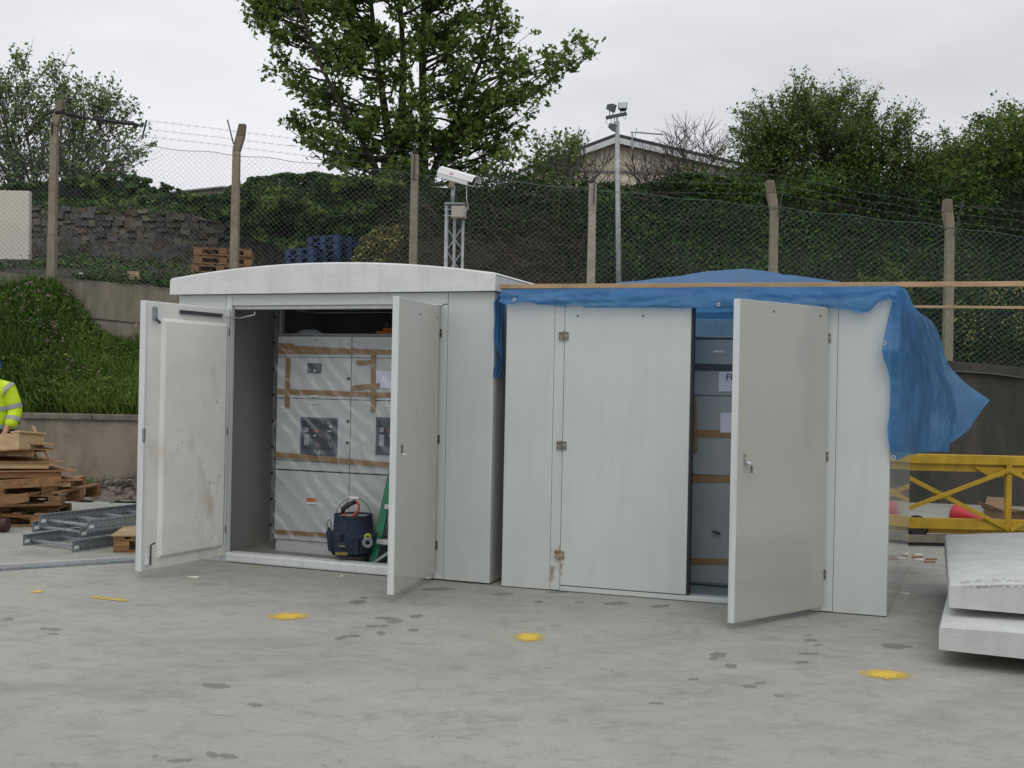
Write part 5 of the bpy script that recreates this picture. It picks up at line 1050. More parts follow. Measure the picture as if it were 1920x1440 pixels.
MB().tube([FB(.2, -.02, .2), FB(.235, -.02, .41)], [.018, .014], 6).build('body', M['black'], lv); MB().tube([FB(.225, -.03, .3), FB(.252, -.03, .40)], [.016, .018], 6).build('tip', M['yprint'], lv)
tp = thing('tape_roll', 'grey and lime tape rolls hung on the bucket front right', 'tape', tuple(FB(.12, -.2, .2)))
def torus(c, R, r, axis_fr, n=18, m=8):
    pts_ = [axis_fr(R * math.cos(a), 0, R * math.sin(a)) + (c - axis_fr.o) for a in np.linspace(0, 2 * math.pi, n + 1)]; return MB().tube(pts_, r, m, False)
torus(FB(.125, -.235, .20), .032, .016, FB).build('grey_roll', M['slate2'], tp, 0, True); torus(FB(.125, -.22, .245), .022, .012, FB).build('lime_roll', M['lime'], tp, 0, True)
cl_ = thing('clamp', 'small wire clamp hanging at the left side of the tool bucket', 'clamp', tuple(FB(-.2, -.05, .2)))
MB().tube([FB(-.2, -.03, .27), FB(-.225, -.03, .34), FB(-.2, -.03, .37), FB(-.185, -.03, .33), FB(-.19, -.03, .27)], .004, 5).build('wire_loop', M['seam'], cl_); MB().tube([FB(-.21, -.03, .24), FB(-.205, -.03, .30)], .014, 6).build('jaw', M['black'], cl_)

# green step ladder
lb, lt = K1(1.29, .26, .042), K1(1.435, .40, 1.0)
ld = thing('step_ladder', 'green fibreglass step ladder half hidden behind the open kiosk door', 'ladder', tuple(lb))
du = (lt - lb); ex_ = K1.ex
for k, off in enumerate((0, .46)):
    a = lb + ex_ * off; c_ = a + du * 1.75 - ex_ * (.0 if k == 0 else .55); MB().beam(a, c_, .075, .028, tuple(K1.ey)).build('rail', M['green'], ld, .003)
    a2 = a + K1.ey * .17 ; c2 = a + du * 1.7 - ex_ * (0 if k == 0 else .5) + K1.ey * .05; MB().beam(a2 + ex_ * .05, c2, .05, .02, tuple(K1.ey)).build('rear_rail', M['green'], ld, .003)
for k in range(1, 6):
    q = lb + du * (k * .31 - .11); a = q + ex_ * .012; w_ = .44 - k * .055 ; fr_ = Frame(a, K1.ex, K1.ey); tr_ = bx('tread', M['tread'], ld, fr_, 0, w_, -.045, .045, -.02, .02, .004)
    if k == 1: MB().beam(lb + ex_ * .02 + Vector((0, 0, .01)) - K1.ey * .03, fr_(.2, -.03, -.02), .012, .022).build('brace', M['galv_pole'], ld)

# ---------------- KIOSK 2 (right, under the tarpaulin)
k2 = thing('equipment_kiosk', 'pale grey kiosk without its roof, draped with the blue tarpaulin', 'kiosk', tuple(K2(1.45, 0, 0)))
D2 = 2.5; ZT = 2.265
bx('corner_panel', M['grp'], k2, K2, 0, .3925, 0, .045, 0.006, ZT); bx('corner_panel', M['grp'], k2, K2, 2.508, 2.875, 0, .045, .006, ZT)
bx('door_jamb', M['grp'], k2, K2, .3945, .474, 0, .05, .008, 2.21); bx('door_jamb', M['grp'], k2, K2, 2.42, 2.506, 0, .05, .008, 2.21)
bx('header_panel', M['grp'], k2, K2, .3945, 2.506, .001, .05, 2.212, ZT); bx('sill', M['grp'], k2, K2, .476, 2.418, .0, .10, .004, .043, .006)
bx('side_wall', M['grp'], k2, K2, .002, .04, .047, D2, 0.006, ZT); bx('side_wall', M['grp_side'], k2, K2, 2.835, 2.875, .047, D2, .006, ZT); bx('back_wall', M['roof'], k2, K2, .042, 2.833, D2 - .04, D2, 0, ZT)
bx('floor', mat('blue_grey_floor', (0.2, 0.25, 0.25), .6, .1, 6), k2, K2, .05, 2.83, .101, D2 - .05, .0, .035, 0)
d1 = bx('door', M['grp'], k2, K2, .4785, 1.455, -.006, .04, .05, 2.2, .004); tag(d1, 'closed left door')
bx('door_seal', M['dark'], d1, K2, 1.4555, 1.475, .0, .05, .055, 2.2, 0)
for z_, mm_ in ((.284, 'rust'), (1.132, 'steel'), (1.98, 'steel')): h_ = hinge(Frame(K2(0, -.007, 0), K2.ex, K2.ey), .472, z_, d1, M[mm_])
tag(h_, None)
for ss in (.58, 1.09): MB().tube([K2(ss, -.006, 2.135), K2(ss, -.009, 2.135)], .008, 8).build('screw', M['seam'], d1)
dv = leaf_dir(K2, 2.412, (1368, 1100), .98); nr_ = Vector((-dv.y, dv.x, 0))
if nr_.dot(Vector((-.3, -1, 0))) < 0: nr_ = -nr_
D = Frame(K2(2.408, -.02, 0), dv, nr_)
d2 = bx('door', M['grp_gloss_shaded'], k2, D, 0, .965, .0, .045, .045, 2.195, .005); tag(d2, 'open right door, glossy outside'); bx('edge_strip', M['grp_edge'], d2, D, .9655, .982, -.001, .046, .045, 2.195, .003)
b = MB(); b.quad8([D(.08, .0, .16), D(.88, .0, .16), D(.88, .0, 2.08), D(.08, 0, 2.08), D(.11, -.035, .19), D(.84, -.035, .19), D(.84, -.035, 2.05), D(.11, -.035, 2.05)]); b.build('raised_panel', M['dirty'], d2, .005)
bx('door_seal', M['dark'], d2, D, -.006, .012, -.02, -.001, .05, 2.2, 0)
MB().box(.885, .905, .0455, .052, 1.125, 1.165, D).build('lock_plate', M['rust'], d2, .003); lk = MB().tube([D(.89, .05, 1.11), D(.885, .075, 1.105), D(.86, .08, 1.09)], [.014, .012, .009], 8).build('handle', M['tread'], d2, 0, True); MB().box(.855, .863, .07, .085, 1.04, 1.085, D).build('key', M['steel'], lk)
for z_ in (.275, 1.125, 1.976): hinge(K2, 2.422, z_, d2)
for ss in (.10, .62): MB().tube([D(ss, .0455, 2.13), D(ss, .048, 2.13)], .008, 8).build('screw', M['seam'], d2)
bx('gap_seal', M['dark'], k2, K2, 2.398, 2.419, -.003, .03, .045, 2.2, 0)
rm_ = mat('rust_run', (0.38, 0.22, 0.07), .8, .1, 20); n__ = rm_.node_tree.nodes; zz_ = n__.new('ShaderNodeTexNoise'); zz_.inputs['Scale'].default_value = 18; zz_.inputs['Detail'].default_value = 6; tc_ = n__.new('ShaderNodeTexCoord'); rm_.node_tree.links.new(tc_.outputs['Object'], zz_.inputs['Vector']); rg_ = n__.new('ShaderNodeMapRange'); rg_.inputs['From Min'].default_value = .5; rg_.inputs['From Max'].default_value = .72; rg_.inputs['To Max'].default_value = .6; rm_.node_tree.links.new(zz_.outputs['Fac'], rg_.inputs['Value']); rm_.node_tree.links.new(rg_.outputs[0], n__['Principled BSDF'].inputs['Alpha'])
for (sa, sb, za, zb4, dd4, par) in ((.398, .471, .03, .36, -.0015, k2), (.482, .515, .12, .33, -.0075, d1)):
    b = MB(); b.v = [tuple(K2(sa, dd4, za)), tuple(K2(sb, dd4, za)), tuple(K2(sb, dd4, zb4)), tuple(K2(sa, dd4, zb4))]; b.f = [(0, 1, 2, 3)]; b.mi = [0]; b.build('rust_stain', rm_, par)
# switchgear inside kiosk 2
def g2(px_, py_, d=.5): return K2.loc(px_, py_, d)
zt2 = g2(1340, 634)[1]
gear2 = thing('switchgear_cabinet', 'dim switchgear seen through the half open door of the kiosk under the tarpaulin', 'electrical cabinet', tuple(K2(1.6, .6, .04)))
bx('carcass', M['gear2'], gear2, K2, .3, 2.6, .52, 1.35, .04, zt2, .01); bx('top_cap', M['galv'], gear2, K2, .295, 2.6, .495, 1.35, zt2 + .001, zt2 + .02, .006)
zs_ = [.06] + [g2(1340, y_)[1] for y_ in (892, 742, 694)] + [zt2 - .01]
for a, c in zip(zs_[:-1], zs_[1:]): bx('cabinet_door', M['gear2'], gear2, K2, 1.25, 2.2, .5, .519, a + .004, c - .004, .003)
def tape2(pts_, off=.006, mm_='tape', nm='tape_strip'):
    b = MB(); q = [g2(*p_) for p_ in pts_]; b.v = [tuple(K2(s_, .5 - off, z_)) for s_, z_ in q]; b.f = [tuple(range(len(q)))]; b.mi = [0]; return b.build(nm, M[mm_], gear2, 0, False, .0006)
for (y0, y1, mm_) in ((682, 694, 'seam'), (806, 819, 'tape'), (891, 904, 'tape'), (1047, 1058, 'tape')): tape2([(1285, y0 - 1), (1400, y0 + 2), (1400, y1 + 2), (1285, y1 - 1)], .006, mm_)
tape2([(1301, 742), (1306, 742), (1308, 848), (1302, 848)], .008)
tape2([(1348, 697), (1385, 697), (1385, 734), (1348, 734)], .009, 'paper', 'notice_sheet'); tape2([(1351, 774), (1385, 774), (1385, 811), (1351, 811)], .009, 'paper', 'notice_sheet'); tape2([(1338, 657.5), (1358, 657.5), (1358, 661), (1338, 661)], .009, 'white', 'paper_label')
s_, z_ = g2(1370.5, 708, .488); text('FR', .075, K2, s_, .4895, z_, M['ink'], gear2, 'notice_lettering', bold=.001)
s_, z_ = g2(1344, 997); MB().beam(K2(s_ - .03, .48, z_ + .005), K2(s_ + .03, .48, z_ - .01), .03, .012).build('latch', M['black'], gear2)

# ---------------- timber beams
def beam_thing(a, c, w, h, label):
    return tag(MB().beam(a, c, w, h).build('timber_beam', M['timber'], None, .003), label, 'timber', 'timbers lying across the kiosk')
ba = P(938, 537.5, 8.62); be = P(1920, 532.5, 7.62); bd_ = (be - ba); beam_thing(ba, ba + bd_ * 1.3, .045, .036, 'front pale timber beam lying along the front top edge of the tarpaulin')
ba2 = P(1200, 571, 10.45); be2 = P(1920, 577, 9.55); beam_thing(ba2, ba2 + (be2 - ba2) * 1.2, .045, .022, 'rear pale timber beam sticking out behind the tarpaulin')
# ---------------- tarpaulin
TZ = 2.345
tarp = thing('tarpaulin', 'crumpled blue tarpaulin draped over the right kiosk, corner blown out', 'tarpaulin', tuple(K2(1.45, .6, TZ)))
NS, ND = 90, 60; rows = []
ps, pz = K2.loc(1395, 503, 1.1)
def top_z(s_, d_):
    zz = TZ; r1 = math.hypot((s_ - ps) / (2.1 if s_ < ps else 1.75), (d_ - 1.1) / 1.13); zz += max(0, (pz - TZ)) * max(0, 1 - r1) ** 1.08
    return zz + .012 * float(fbm(s_ * 3, d_ * 3, 3)) * min(1, d_ * 3)
s_lo, s_hi = -.035, 2.905
for j in range(ND + 1):
    d_ = -.03 + (D2 + .08) * j / ND; rows.append([K2(s_lo + (s_hi - s_lo) * i / NS, d_, top_z(s_lo + (s_hi - s_lo) * i / NS, d_)) for i in range(NS + 1)])
# front valance: bottom hem measured along the front
hem = [(930, 562), (950, 571), (985, 566), (1010, 571), (1060, 573), (1150, 575), (1250, 578), (1290, 578), (1380, 577), (1450, 572), (1520, 571), (1550, 577), (1590, 580), (1612, 588), (1632, 583), (1650, 566), (1668, 560), (1690, 575)]
hs_ = [K2.loc(a, c, -.05) for a, c in hem]; hx = [q[0] for q in hs_]; hz = [q[1] for q in hs_]
fv = []
for k in range(13):
    t_ = k / 12; row = []
    for i in range(NS * 2 + 1):
        s_ = s_lo + (s_hi - s_lo) * i / (NS * 2); zb3 = float(np.interp(s_, hx, hz)) + .004 * float(vnoise(s_ * 25, 2)); z_ = TZ - (TZ - zb3) * t_
        fold = .02 * float(fbm(s_ * 4 + t_ * 2.5, t_ * 2.6 - s_ * 1.5, 4)) + .014 * abs(float(vnoise(s_ * 8 - t_ * 4, 9.5 + t_ * 3))); row.append(K2(s_, -.03 - .028 * math.sin(t_ * 1.6) - (fold + .008) * (0.15 + .85 * t_), z_))
    fv.append(row)
top_o = MB().grid(rows).build('top_sheet', M['tarp'], tarp, 0, True)
MB().grid(fv).build('front_flap', M['tarp'], tarp, 0, True)
MB().grid([[K2(s_lo + (s_hi - s_lo) * i / 60, D2 + .052 + .02 * float(vnoise(i * .4, k_)) * k_, top_z(s_lo + (s_hi - s_lo) * i / 60, D2 + .05) - .085 * k_) for i in range(61)] for k_ in range(4)]).build('back_flap', M['tarp'], tarp, 0, True)
# right drape, blown outwards at the back
T0 = K2(s_hi, -.05, TZ); T1 = K2(s_hi, D2 + .05, TZ); H0 = P(1673, 862, 7.72); H1 = P(1856, 750, 9.5)
hem2 = [P(1673, 862, 7.72), P(1692, 853, 7.85), P(1722, 852, 8.1), P(1745, 846, 8.4), P(1775, 846, 8.7), P(1805, 822, 9.0), P(1830, 790, 9.3), P(1856, 750, 9.5)]
front_e = [T0, P(1668, 585, 7.72), P(1656, 640, 7.68), P(1655, 665, 7.66), P(1668, 710, 7.7), P(1668, 770, 7.7), P(1664, 810, 7.7), P(1673, 862, 7.72)]
back_e = [T1, P(1748, 605, 10.15), P(1765, 640, 10.05), P(1778, 680, 9.95), P(1795, 703, 9.8), P(1815, 722, 9.7), P(1838, 738, 9.6), P(1856, 750, 9.5)]
def samp(pl, t_):
    n = len(pl) - 1; x = t_ * n; i = min(n - 1, int(x)); f_ = x - i
    p0 = pl[max(0, i - 1)]; p1 = pl[i]; p2 = pl[i + 1]; p3 = pl[min(n, i + 2)]
    return .5 * ((2 * p1) + (p2 - p0) * f_ + (2 * p0 - 5 * p1 + 4 * p2 - p3) * f_ ** 2 + (3 * p1 - p0 - 3 * p2 + p3) * f_ ** 3)
rows = []
for j in range(61):
    v_ = j / 60; row = []
    for i in range(61):
        u0 = i / 60; u_ = max(0.0, (u0 - .1) / .9); c_ = (T0.lerp(T1, u_)) * (1 - v_) + samp(hem2, u_) * v_ + samp(front_e, v_) * (1 - u_) + samp(back_e, v_) * u_ - (T0 * (1 - u_) * (1 - v_) + T1 * u_ * (1 - v_) + H0 * (1 - u_) * v_ + H1 * u_ * v_)
        am = math.sin(math.pi * u_) * v_; fold = .06 * am * math.sin(u_ * 13 + v_ * 1.2 + 1.3 * float(vnoise(u_ * 3, v_ * 3))) + .025 * am * float(fbm(u_ * 9 + 2, v_ * 1.6, 3))
        se_ = (samp(front_e, v_) - K2.o).dot(K2.ex); lat = max(0.0, 2.93 - se_) * min(1.0, u0 / .1) * (1 - u_) ** 1.5; c_ = c_ + K2.ex * lat
        fold += .006 * float(fbm(u0 * 12, v_ * 5, 3)) * min(1, u0 * 8)
        c_ = c_ + K2.ex * (fold + .07 * math.sin(math.pi * u_) * math.sin(math.pi * v_)); row.append(c_)
    rows.append(row)
MB().grid(rows).build('side_drape', M['tarp'], tarp, 0, True)
# left drape hanging in the gap between the kiosks
le_ = [(925, 562), (927, 600), (926, 640), (938, 668), (926, 690), (925, 708)]; re_ = [(946, 548), (944, 600), (943, 640), (943, 668), (943, 690), (941, 706)]
rows = []
for j in range(25):
    v_ = j / 24; a = samp([P(x_, y_, 8.66) for x_, y_ in le_], v_); c_ = samp([P(x_ + 2, y_, 8.80) for x_, y_ in re_], v_)
    if j == 0: a = K2(s_lo, -.05, TZ - .02) ; 
    rows.append([a.lerp(c_, i / 10) + Vector((0, -.02 * math.sin(i * 1.7 + v_ * 3), 0)) for i in range(11)])
MB().grid(rows).build('left_drape', M['tarp'], tarp, 0, True)
for (a, c_) in ((964, 562), (1347, 571)):
    s_, z_ = K2.loc(a, c_, -.09); torus(K2(s_, -.09, z_), .011, .004, K2, 12, 5).build('eyelet', M['tread'], tarp, 0, True)
q = P(1675, 858, 7.7); torus(q, .013, .004, Frame(q, K2.ex, K2.ey), 12, 5).build('eyelet', M['tread'], tarp, 0, True)
q = P(1658, 643, 7.67); torus(q, .012, .004, Frame(q, K2.ex, K2.ey), 12, 5).build('eyelet', M['tread'], tarp, 0, True)
# post under the tarpaulin peak
tag(MB().box(ps - .05, ps + .05, 1.05, 1.15, zt2 + .021, pz - .02, K2).build('prop_block', M['timber']), 'timber prop standing on the switchgear under the tarpaulin peak', 'timber')

# ============================================================ SPARE ROOFS, FRONT RIGHT
def slab(o, ang, z, W, Dp, label, hgt=.14, rise=.10):
    f = yaw((o.x, o.y, 0), -ang); q = thing('kiosk_roof', label, 'roof panel', (o.x, o.y, z), 'spare kiosk roofs')
    arch_roof(f, 0, W, 0, Dp, z, z + hgt, z + hgt + rise, 'roof_shell', q, M['slab']); return f, q
o1 = G(1760, 1218, .1); o2 = G(1779, 1139, .30)
f1, _ = slab(o1, 24, .10, 3.05, 2.5, 'lower of two stacked white kiosk roofs on the concrete at right', rise=.03); f2, sl2 = slab(o2, 21, .30, 3.05, 2.45, 'upper of two stacked white kiosk roofs, scuffed corner')
for f_, zz in ((f1, 0.0),): 
    for (a, lb_) in ((.45, 'left'), (2.4, 'right')): tag(bx('timber_bearer', M['pallet'], None, f_, a, a + .1, .45, 2.3, 0, .099), lb_ + ' timber bearer under the lower spare kiosk roof', 'timber', 'bearers under the spare roofs')
for (a, lb_) in ((.5, 'left'), (2.4, 'right')): tag(bx('timber_batten', M['pallet'], None, f2, a, a + .08, .2, 2.2, .262, .299), lb_ + ' thin batten between the two spare kiosk roofs', 'timber', 'battens between the spare roofs')
# chipped, dirty edge of the upper roof
random.seed(3)
dmt = mat('scuff_dirt', (.27, .25, .22), .9, .2, 30); n__ = dmt.node_tree.nodes; zz_ = n__.new('ShaderNodeTexNoise'); zz_.inputs['Scale'].default_value = 26; zz_.inputs['Detail'].default_value = 8; zz_.inputs['Roughness'].default_value = .75; tc_ = n__.new('ShaderNodeTexCoord'); dmt.node_tree.links.new(tc_.outputs['Object'], zz_.inputs['Vector']); rg_ = n__.new('ShaderNodeMapRange'); rg_.inputs['From Min'].default_value = .5; rg_.inputs['From Max'].default_value = .66; rg_.inputs['To Max'].default_value = .85; dmt.node_tree.links.new(zz_.outputs['Fac'], rg_.inputs['Value']); dmt.node_tree.links.new(rg_.outputs[0], n__['Principled BSDF'].inputs['Alpha'])
rows = []
for i in range(30):
    a = .06 + i * .028; zz = .30 + .14 + .10 * (1 - abs(2 * a / 3.05 - 1) ** 2); w_ = .13 * math.sin(math.pi * min(1, i / 18 + .12)) if i < 18 else .03
    rows.append([f2(a, -.0015, zz - .03), f2(a, -.002, zz - .016), f2(a, .02, zz + .003), f2(a, .022 + max(.01, w_), zz + .003)])
MB().grid(rows, flip=True).build('scuffed_edge', dmt, sl2, 0, True)

# ============================================================ YELLOW TRUSS, RED SACKS, CARTON
gy = thing('yellow_gantry', 'yellow steel lattice truss lying behind the right kiosk', 'steel truss', (5.2, 11.5, 0))
GF = Frame(G(1716, 1022), (G(1920, 1027) - G(1716, 1022)).normalized(), (0, 1, 0)); GF.ey = Vector((-GF.ex.y, GF.ex.x, 0))
gz = lambda y_: GF.loc(1800, y_, 0)[1]
gs = lambda x_: GF.loc(x_, 930, 0)[0]
ztp = gz(853)
bx('top_rail', M['yellow'], gy, GF, -2.5, 4.0, -.03, .0, ztp - .095, ztp, .004); bx('top_rail_flange', M['yellow'], gy, GF, -2.5, 4.0, .001, .09, ztp - .012, ztp, .003); bx('web_plate', M['yellow'], gy, GF, -2.5, 4.0, .02, .03, ztp - .175, ztp - .013, .003)
zb1, zb0 = gz(972), gz(1002)
bx('bottom_rail', M['yellow'], gy, GF, -2.5, 4.0, -.03, .03, zb0 + .055, zb1, .004); bx('bottom_flange', M['yellow'], gy, GF, -2.5, 4.0, .035, .09, zb0, zb0 + .09, .004)
for x_ in (1889, 1640, 2120): s_ = gs(x_); bx('upright', M['yellow'], gy, GF, s_ - .028, s_ + .028, -.04, .02, zb1 - .1, ztp - .096, .003)
def gp(x_, y_, d_=-.05): s_, z_ = GF.loc(x_, y_, 0); return GF(s_, d_, z_)
for (a, c_) in (((1690, 889), (1889, 992)), ((1690, 955), (1889, 880)), ((1889, 992), (2110, 880)), ((1889, 880), (2110, 992))):
    MB().beam(gp(*a, -.055 if a[1] < 900 else -.07), gp(*c_, -.055 if a[1] < 900 else -.07), .012, .045).build('diagonal_brace', M['yellow'], gy, .003); MB().beam(gp(a[0], a[1] + 3, -.035), gp(c_[0], c_[1] + 3, -.035), .035, .008).build('brace_flange', M['yellow'], gy)
for (x_, y_) in ((1880, 880),): s_, z_ = GF.loc(x_, y_, 0); MB().prism([GF(s_ - .3, -.008, z_ + .02), GF(s_ + .3, -.008, z_ + .02), GF(s_ + .12, -.008, z_ - .07), GF(s_ - .12, -.008, z_ - .09)], tuple(GF.ey * .01)).build('gusset', M['yellow'], gy)
s_ = gs(1762); z_ = gz(929); MB().prism([GF(s_ - .09, -.03, z_), GF(s_, -.03, z_ + .035), GF(s_ + .13, -.03, z_), GF(s_, -.03, z_ - .045)], tuple(GF.ey * .01)).build('gusset', M['yellow'], gy)
for k in range(4): s_ = gs(1880); bx('stamped_rib', M['yellow'], gy, GF, s_ - .06, s_ + .07, -.034, -.0305, ztp - .025 - k * .02, ztp - .02 - k * .02, .001)
t = thing('timber_skid', 'dark grey timber skid under the yellow truss', 'timber', tuple(GF(0, 0, 0))); bx('skid_beam', M['concwall'], t, GF, -2.5, 2.3, -.06, .06, .035, zb0 - .01, .005); bx('skid_foot', M['dark'], t, GF, -2.5, 2.3, -.04, .08, 0, .034, 0)
b = MB(); b.lathe([(0, -.04), (.09, -.04), (.12, -.02), (.12, .02), (.09, .04), (0, .04)], (0, 0, 0), 20); bm_ = [(v_[0], v_[2], v_[1]) for v_ in b.v]; wc = gp(1720, 988, .02); b.v = [(v_[0] + wc.x, v_[1] + wc.y, v_[2] + wc.z) for v_ in bm_]; b.build('wheel', M['dark'], gy)
ra, rb = P(1787, 962, 12.6), P(1878, 990, 12.3); dv = rb - ra
b = MB(); pts_ = [ra - dv * .06, ra - dv * .04, ra, ra + dv * .25, ra + dv * .6, rb]; b.tube(pts_, [.03, .08, .115, .12, .09, .03], 14)
tag(b.build('red_sack', M['red'], None, 0, True), 'long red tapered sleeve lying behind the yellow truss', 'red sleeve')
ra, rb = P(1560, 965, 12.6), P(1700, 972, 12.4); b = MB(); b.tube([ra, ra.lerp(rb, .1), ra.lerp(rb, .5), ra.lerp(rb, .93), rb], [.03, .09, .1, .08, .03], 14); 
tag(b.build('red_sack', M['red'], None, 0, True), 'second red sleeve lying half behind the right kiosk corner', 'red sleeve')
# carton
cb_ = G(1903, 975); f = yaw((cb_.x - .1, cb_.y, 0), 20); ct = thing('cardboard_box', 'open brown cardboard carton with raised flaps behind the truss', 'cardboard box', tuple(cb_))
zc = P(1903, 962, cb_.y).z
bx('side', M['card'], ct, f, 0, .5, 0, .006, 0, zc, 0); bx('side', M['card'], ct, f, 0, .5, .4, .406, 0, zc, 0); bx('side', M['card'], ct, f, 0, .006, .007, .399, 0, zc, 0); bx('side', M['card'], ct, f, .494, .5, .007, .399, 0, zc, 0)
MB().quad8([f(0, -.002, zc), f(.5, -.002, zc), f(.5, .004, zc), f(0, .004, zc), f(.04, -.16, zc + .05), f(.46, -.16, zc + .03), f(.46, -.155, zc + .034), f(.04, -.155, zc + .054)]).build('flap', M['card'], ct)
MB().quad8([f(-.002, 0, zc), f(-.002, .4, zc), f(.004, .4, zc), f(.004, 0, zc), f(-.14, .03, zc + .07), f(-.16, .36, zc + .12), f(-.155, .36, zc + .12), f(-.135, .03, zc + .07)]).build('flap', M['card'], ct)
MB().quad8([f(0, .402, zc), f(.5, .402, zc), f(.5, .408, zc), f(0, .408, zc), f(.1, .44, zc + .16), f(.4, .44, zc + .14), f(.4, .446, zc + .14), f(.1, .446, zc + .16)]).build('flap', M['card'], ct)

# ============================================================ LEFT YARD: cable ladders, timber pile, pallets
d_ = Vector((.49, .872, 0)).normalized(); pn_ = Vector((-d_.y, d_.x, 0))
def cable_ladder(near, z0, L, W, label, n_r=7, hh=.105):
    t = thing('cable_ladder', label, 'cable ladder', (near.x, near.y, z0), 'galvanised cable ladders stacked on the ground')
    f = Frame((near.x, near.y, z0), d_, pn_)
    for k, w in enumerate((0, W)):
        r_ = bx('side_rail', M['galv'], t, f, 0, L, w - .002, w + .002, 0, hh, 0); sgn = 1 if k == 0 else -1
        for zz in (0.0, hh - .003): MB().box(0, L, w + (.0025 if sgn > 0 else -.02), w + (.02 if sgn > 0 else -.0025), zz, zz + .003, f).build('rail_flange', M['galv'], r_)
        b = MB(); s_ = .04
        while s_ < L - .05:
            for zz in (.02, hh - .026): b.box(s_, s_ + .022, w - .0035, w + .0035, zz, zz + .006, f)
            s_ += .045
        tag(b.build('slots', M['dark'], r_), kind='stuff')
        bx('sticker', M['white'], r_, f, .02, .07, w - .004, w - .0025, .025, .055, 0)
    for k in range(n_r): s_ = .09 + k * .3; bx('rung', M['galv'], t, f, s_, s_ + .03, .003, W - .003, .03, .05, .003) if s_ < L else None
n1 = G(135, 1036); n2 = G(30, 1025); cable_ladder(n1, 0.0, 2.6, (n2 - n1).dot(pn_), 'lowest galvanised cable ladder, nearest end on the concrete')
q = n1 + d_ * .12 + pn_ * .05; cable_ladder(q, .11, 2.5, (n2 - n1).dot(pn_) - .02, 'middle galvanised cable ladder resting on the lowest one')
q = P(163, 998, 1) ; q = G(163, 997, .225); cable_ladder(q, .225, 2.3, .64, 'topmost galvanised cable ladder, set back over the others')
# metal strips on the ground
for k, (a, c_, w, lab) in enumerate((((-60, 1073), (250, 1053), .07, 'long flat grey metal trunking lying on the concrete, nearer one'), ((-60, 1066), (236, 1049), .03, 'thin metal strip lying just behind the flat trunking'))):
    a_ = G(*a); c2 = G(*c_); tag(MB().beam(a_ + Vector((0, 0, .012)), c2 + Vector((0, 0, .012)), w, .02).build('metal_trunking', M['galv'] if k == 0 else M['tread'], None, .002), lab, 'metal strip')
# pallet with a board on it
f = yaw(G(212, 1036), 8); pallet('wooden_pallet', f, 1.0, .8, M['pallet'], 'small wooden pallet under a board beside the open white door', None, nb=7)
tag(bx('chipboard', M['pine'], None, f, -.02, 1.0, -.01, .8, .146, .165), 'flat pale board lying on the small pallet by the white door', 'board')
# gravel heap
rows = []; c0 = Vector((-4.9, 14.6, 0))
for i in range(30): rows.append([(c0.x + (i / 29 - .5) * 3.2, c0.y + (j / 19 - .5) * 1.6, max(-.02, .27 * math.exp(-((i / 29 - .5) / .33) ** 2 - ((j / 19 - .5) / .33) ** 2) - .03 + .04 * float(fbm(i * .5, j * .5, 3)))) for j in range(20)])
tag(MB().grid(rows, flip=True).build('spoil_heap', M['rubble'], None, 0, True), kind='stuff')
b = MB(); random.seed(9)
for k in range(500):
    x_ = random.gauss(0, .65); y_ = random.gauss(0, .35); zz = .27 * math.exp(-(x_ / 3.2 / .33) ** 2 - (y_ / 1.6 / .33) ** 2) - .02; s_ = random.uniform(.008, .028); c_ = Vector((c0.x + x_, c0.y + y_, max(.0, zz))); b.quad8([c_ + Vector((random.uniform(.6, 1.2) * s_ * sx, random.uniform(.6, 1.2) * s_ * sy, s_ * sz)) for sz in (-.6, .7) for sx, sy in ((-1, -1), (1, -1), (1, 1), (-1, 1))])
tag(b.build('rubble_stones', M['rubble']), kind='stuff')
x = np.random.uniform(-6.2, -3.6, 900); y = 15.6 - np.abs(np.random.normal(0, .12, 900)); dr = np.random.normal(size=(900, 3)) * .4; dr[:, 2] = 1
scatter_mesh('wall_foot_weeds', np.stack([x, y, np.zeros(900) + .02], 1), np.random.uniform(.04, .16, 900), GRS, shape='blade', dirs=dr, kind='stuff')
# corrugated pipe
b = MB(); pts_ = []; rr = []
for i in range(74): pts_.append((-6.6 + i * .021, 11.05, .075)); rr.append(.075 if i % 2 else .062)
b.tube(pts_, rr, 12); tag(b.build('corrugated_pipe', mat('brown_pipe', (.07, .035, .025), .6)), 'ribbed brown pipe lying at the foot of the timber pile', 'pipe')
# timber pile: broken pallets below, crate lids above, pale crate on top
random.seed(21)
f = yaw((-6.1, 11.35, .0), 6); pallet('broken_pallet', f, 1.22, 1.0, M['pallet'], 'broken dark wooden pallet at the bottom of the timber pile', 'pallets under the timber pile', nb=6, skip=(('t', 1),))
f = Frame((-6.0, 11.5, .155), (.995, -.03, .06), (.05, .99, 0)); pallet('broken_pallet', f, 1.3, 1.0, M['pallet'], 'tilted dark wooden pallet second from the bottom of the timber pile', 'pallets under the timber pile', nb=6, skip=(('t', 3), ('s', 0)))
f = yaw((-5.97, 11.45, .312), 3); pallet('broken_pallet', f, 1.18, 1.0, M['pallet'], 'reddish wooden pallet directly under the stacked crate lids', 'pallets under the timber pile', nb=6)
for k, (a, c_) in enumerate((((-5.75, 11.2, .16), (-4.95, 11.25, .34)), ((-5.4, 11.1, .46), (-4.72, 11.5, .48)), ((-5.9, 11.0, .05), (-5.3, 11.15, .25)))):
    tag(MB().beam(a, c_, .025, .09).build('loose_plank', M['pallet'], None, .003), ['loose plank leaning up through the broken pallets', 'short reddish plank sticking out right of the timber pile', 'leftmost loose plank propped against the bottom pallet'][k], 'plank')
bb_ = MB()
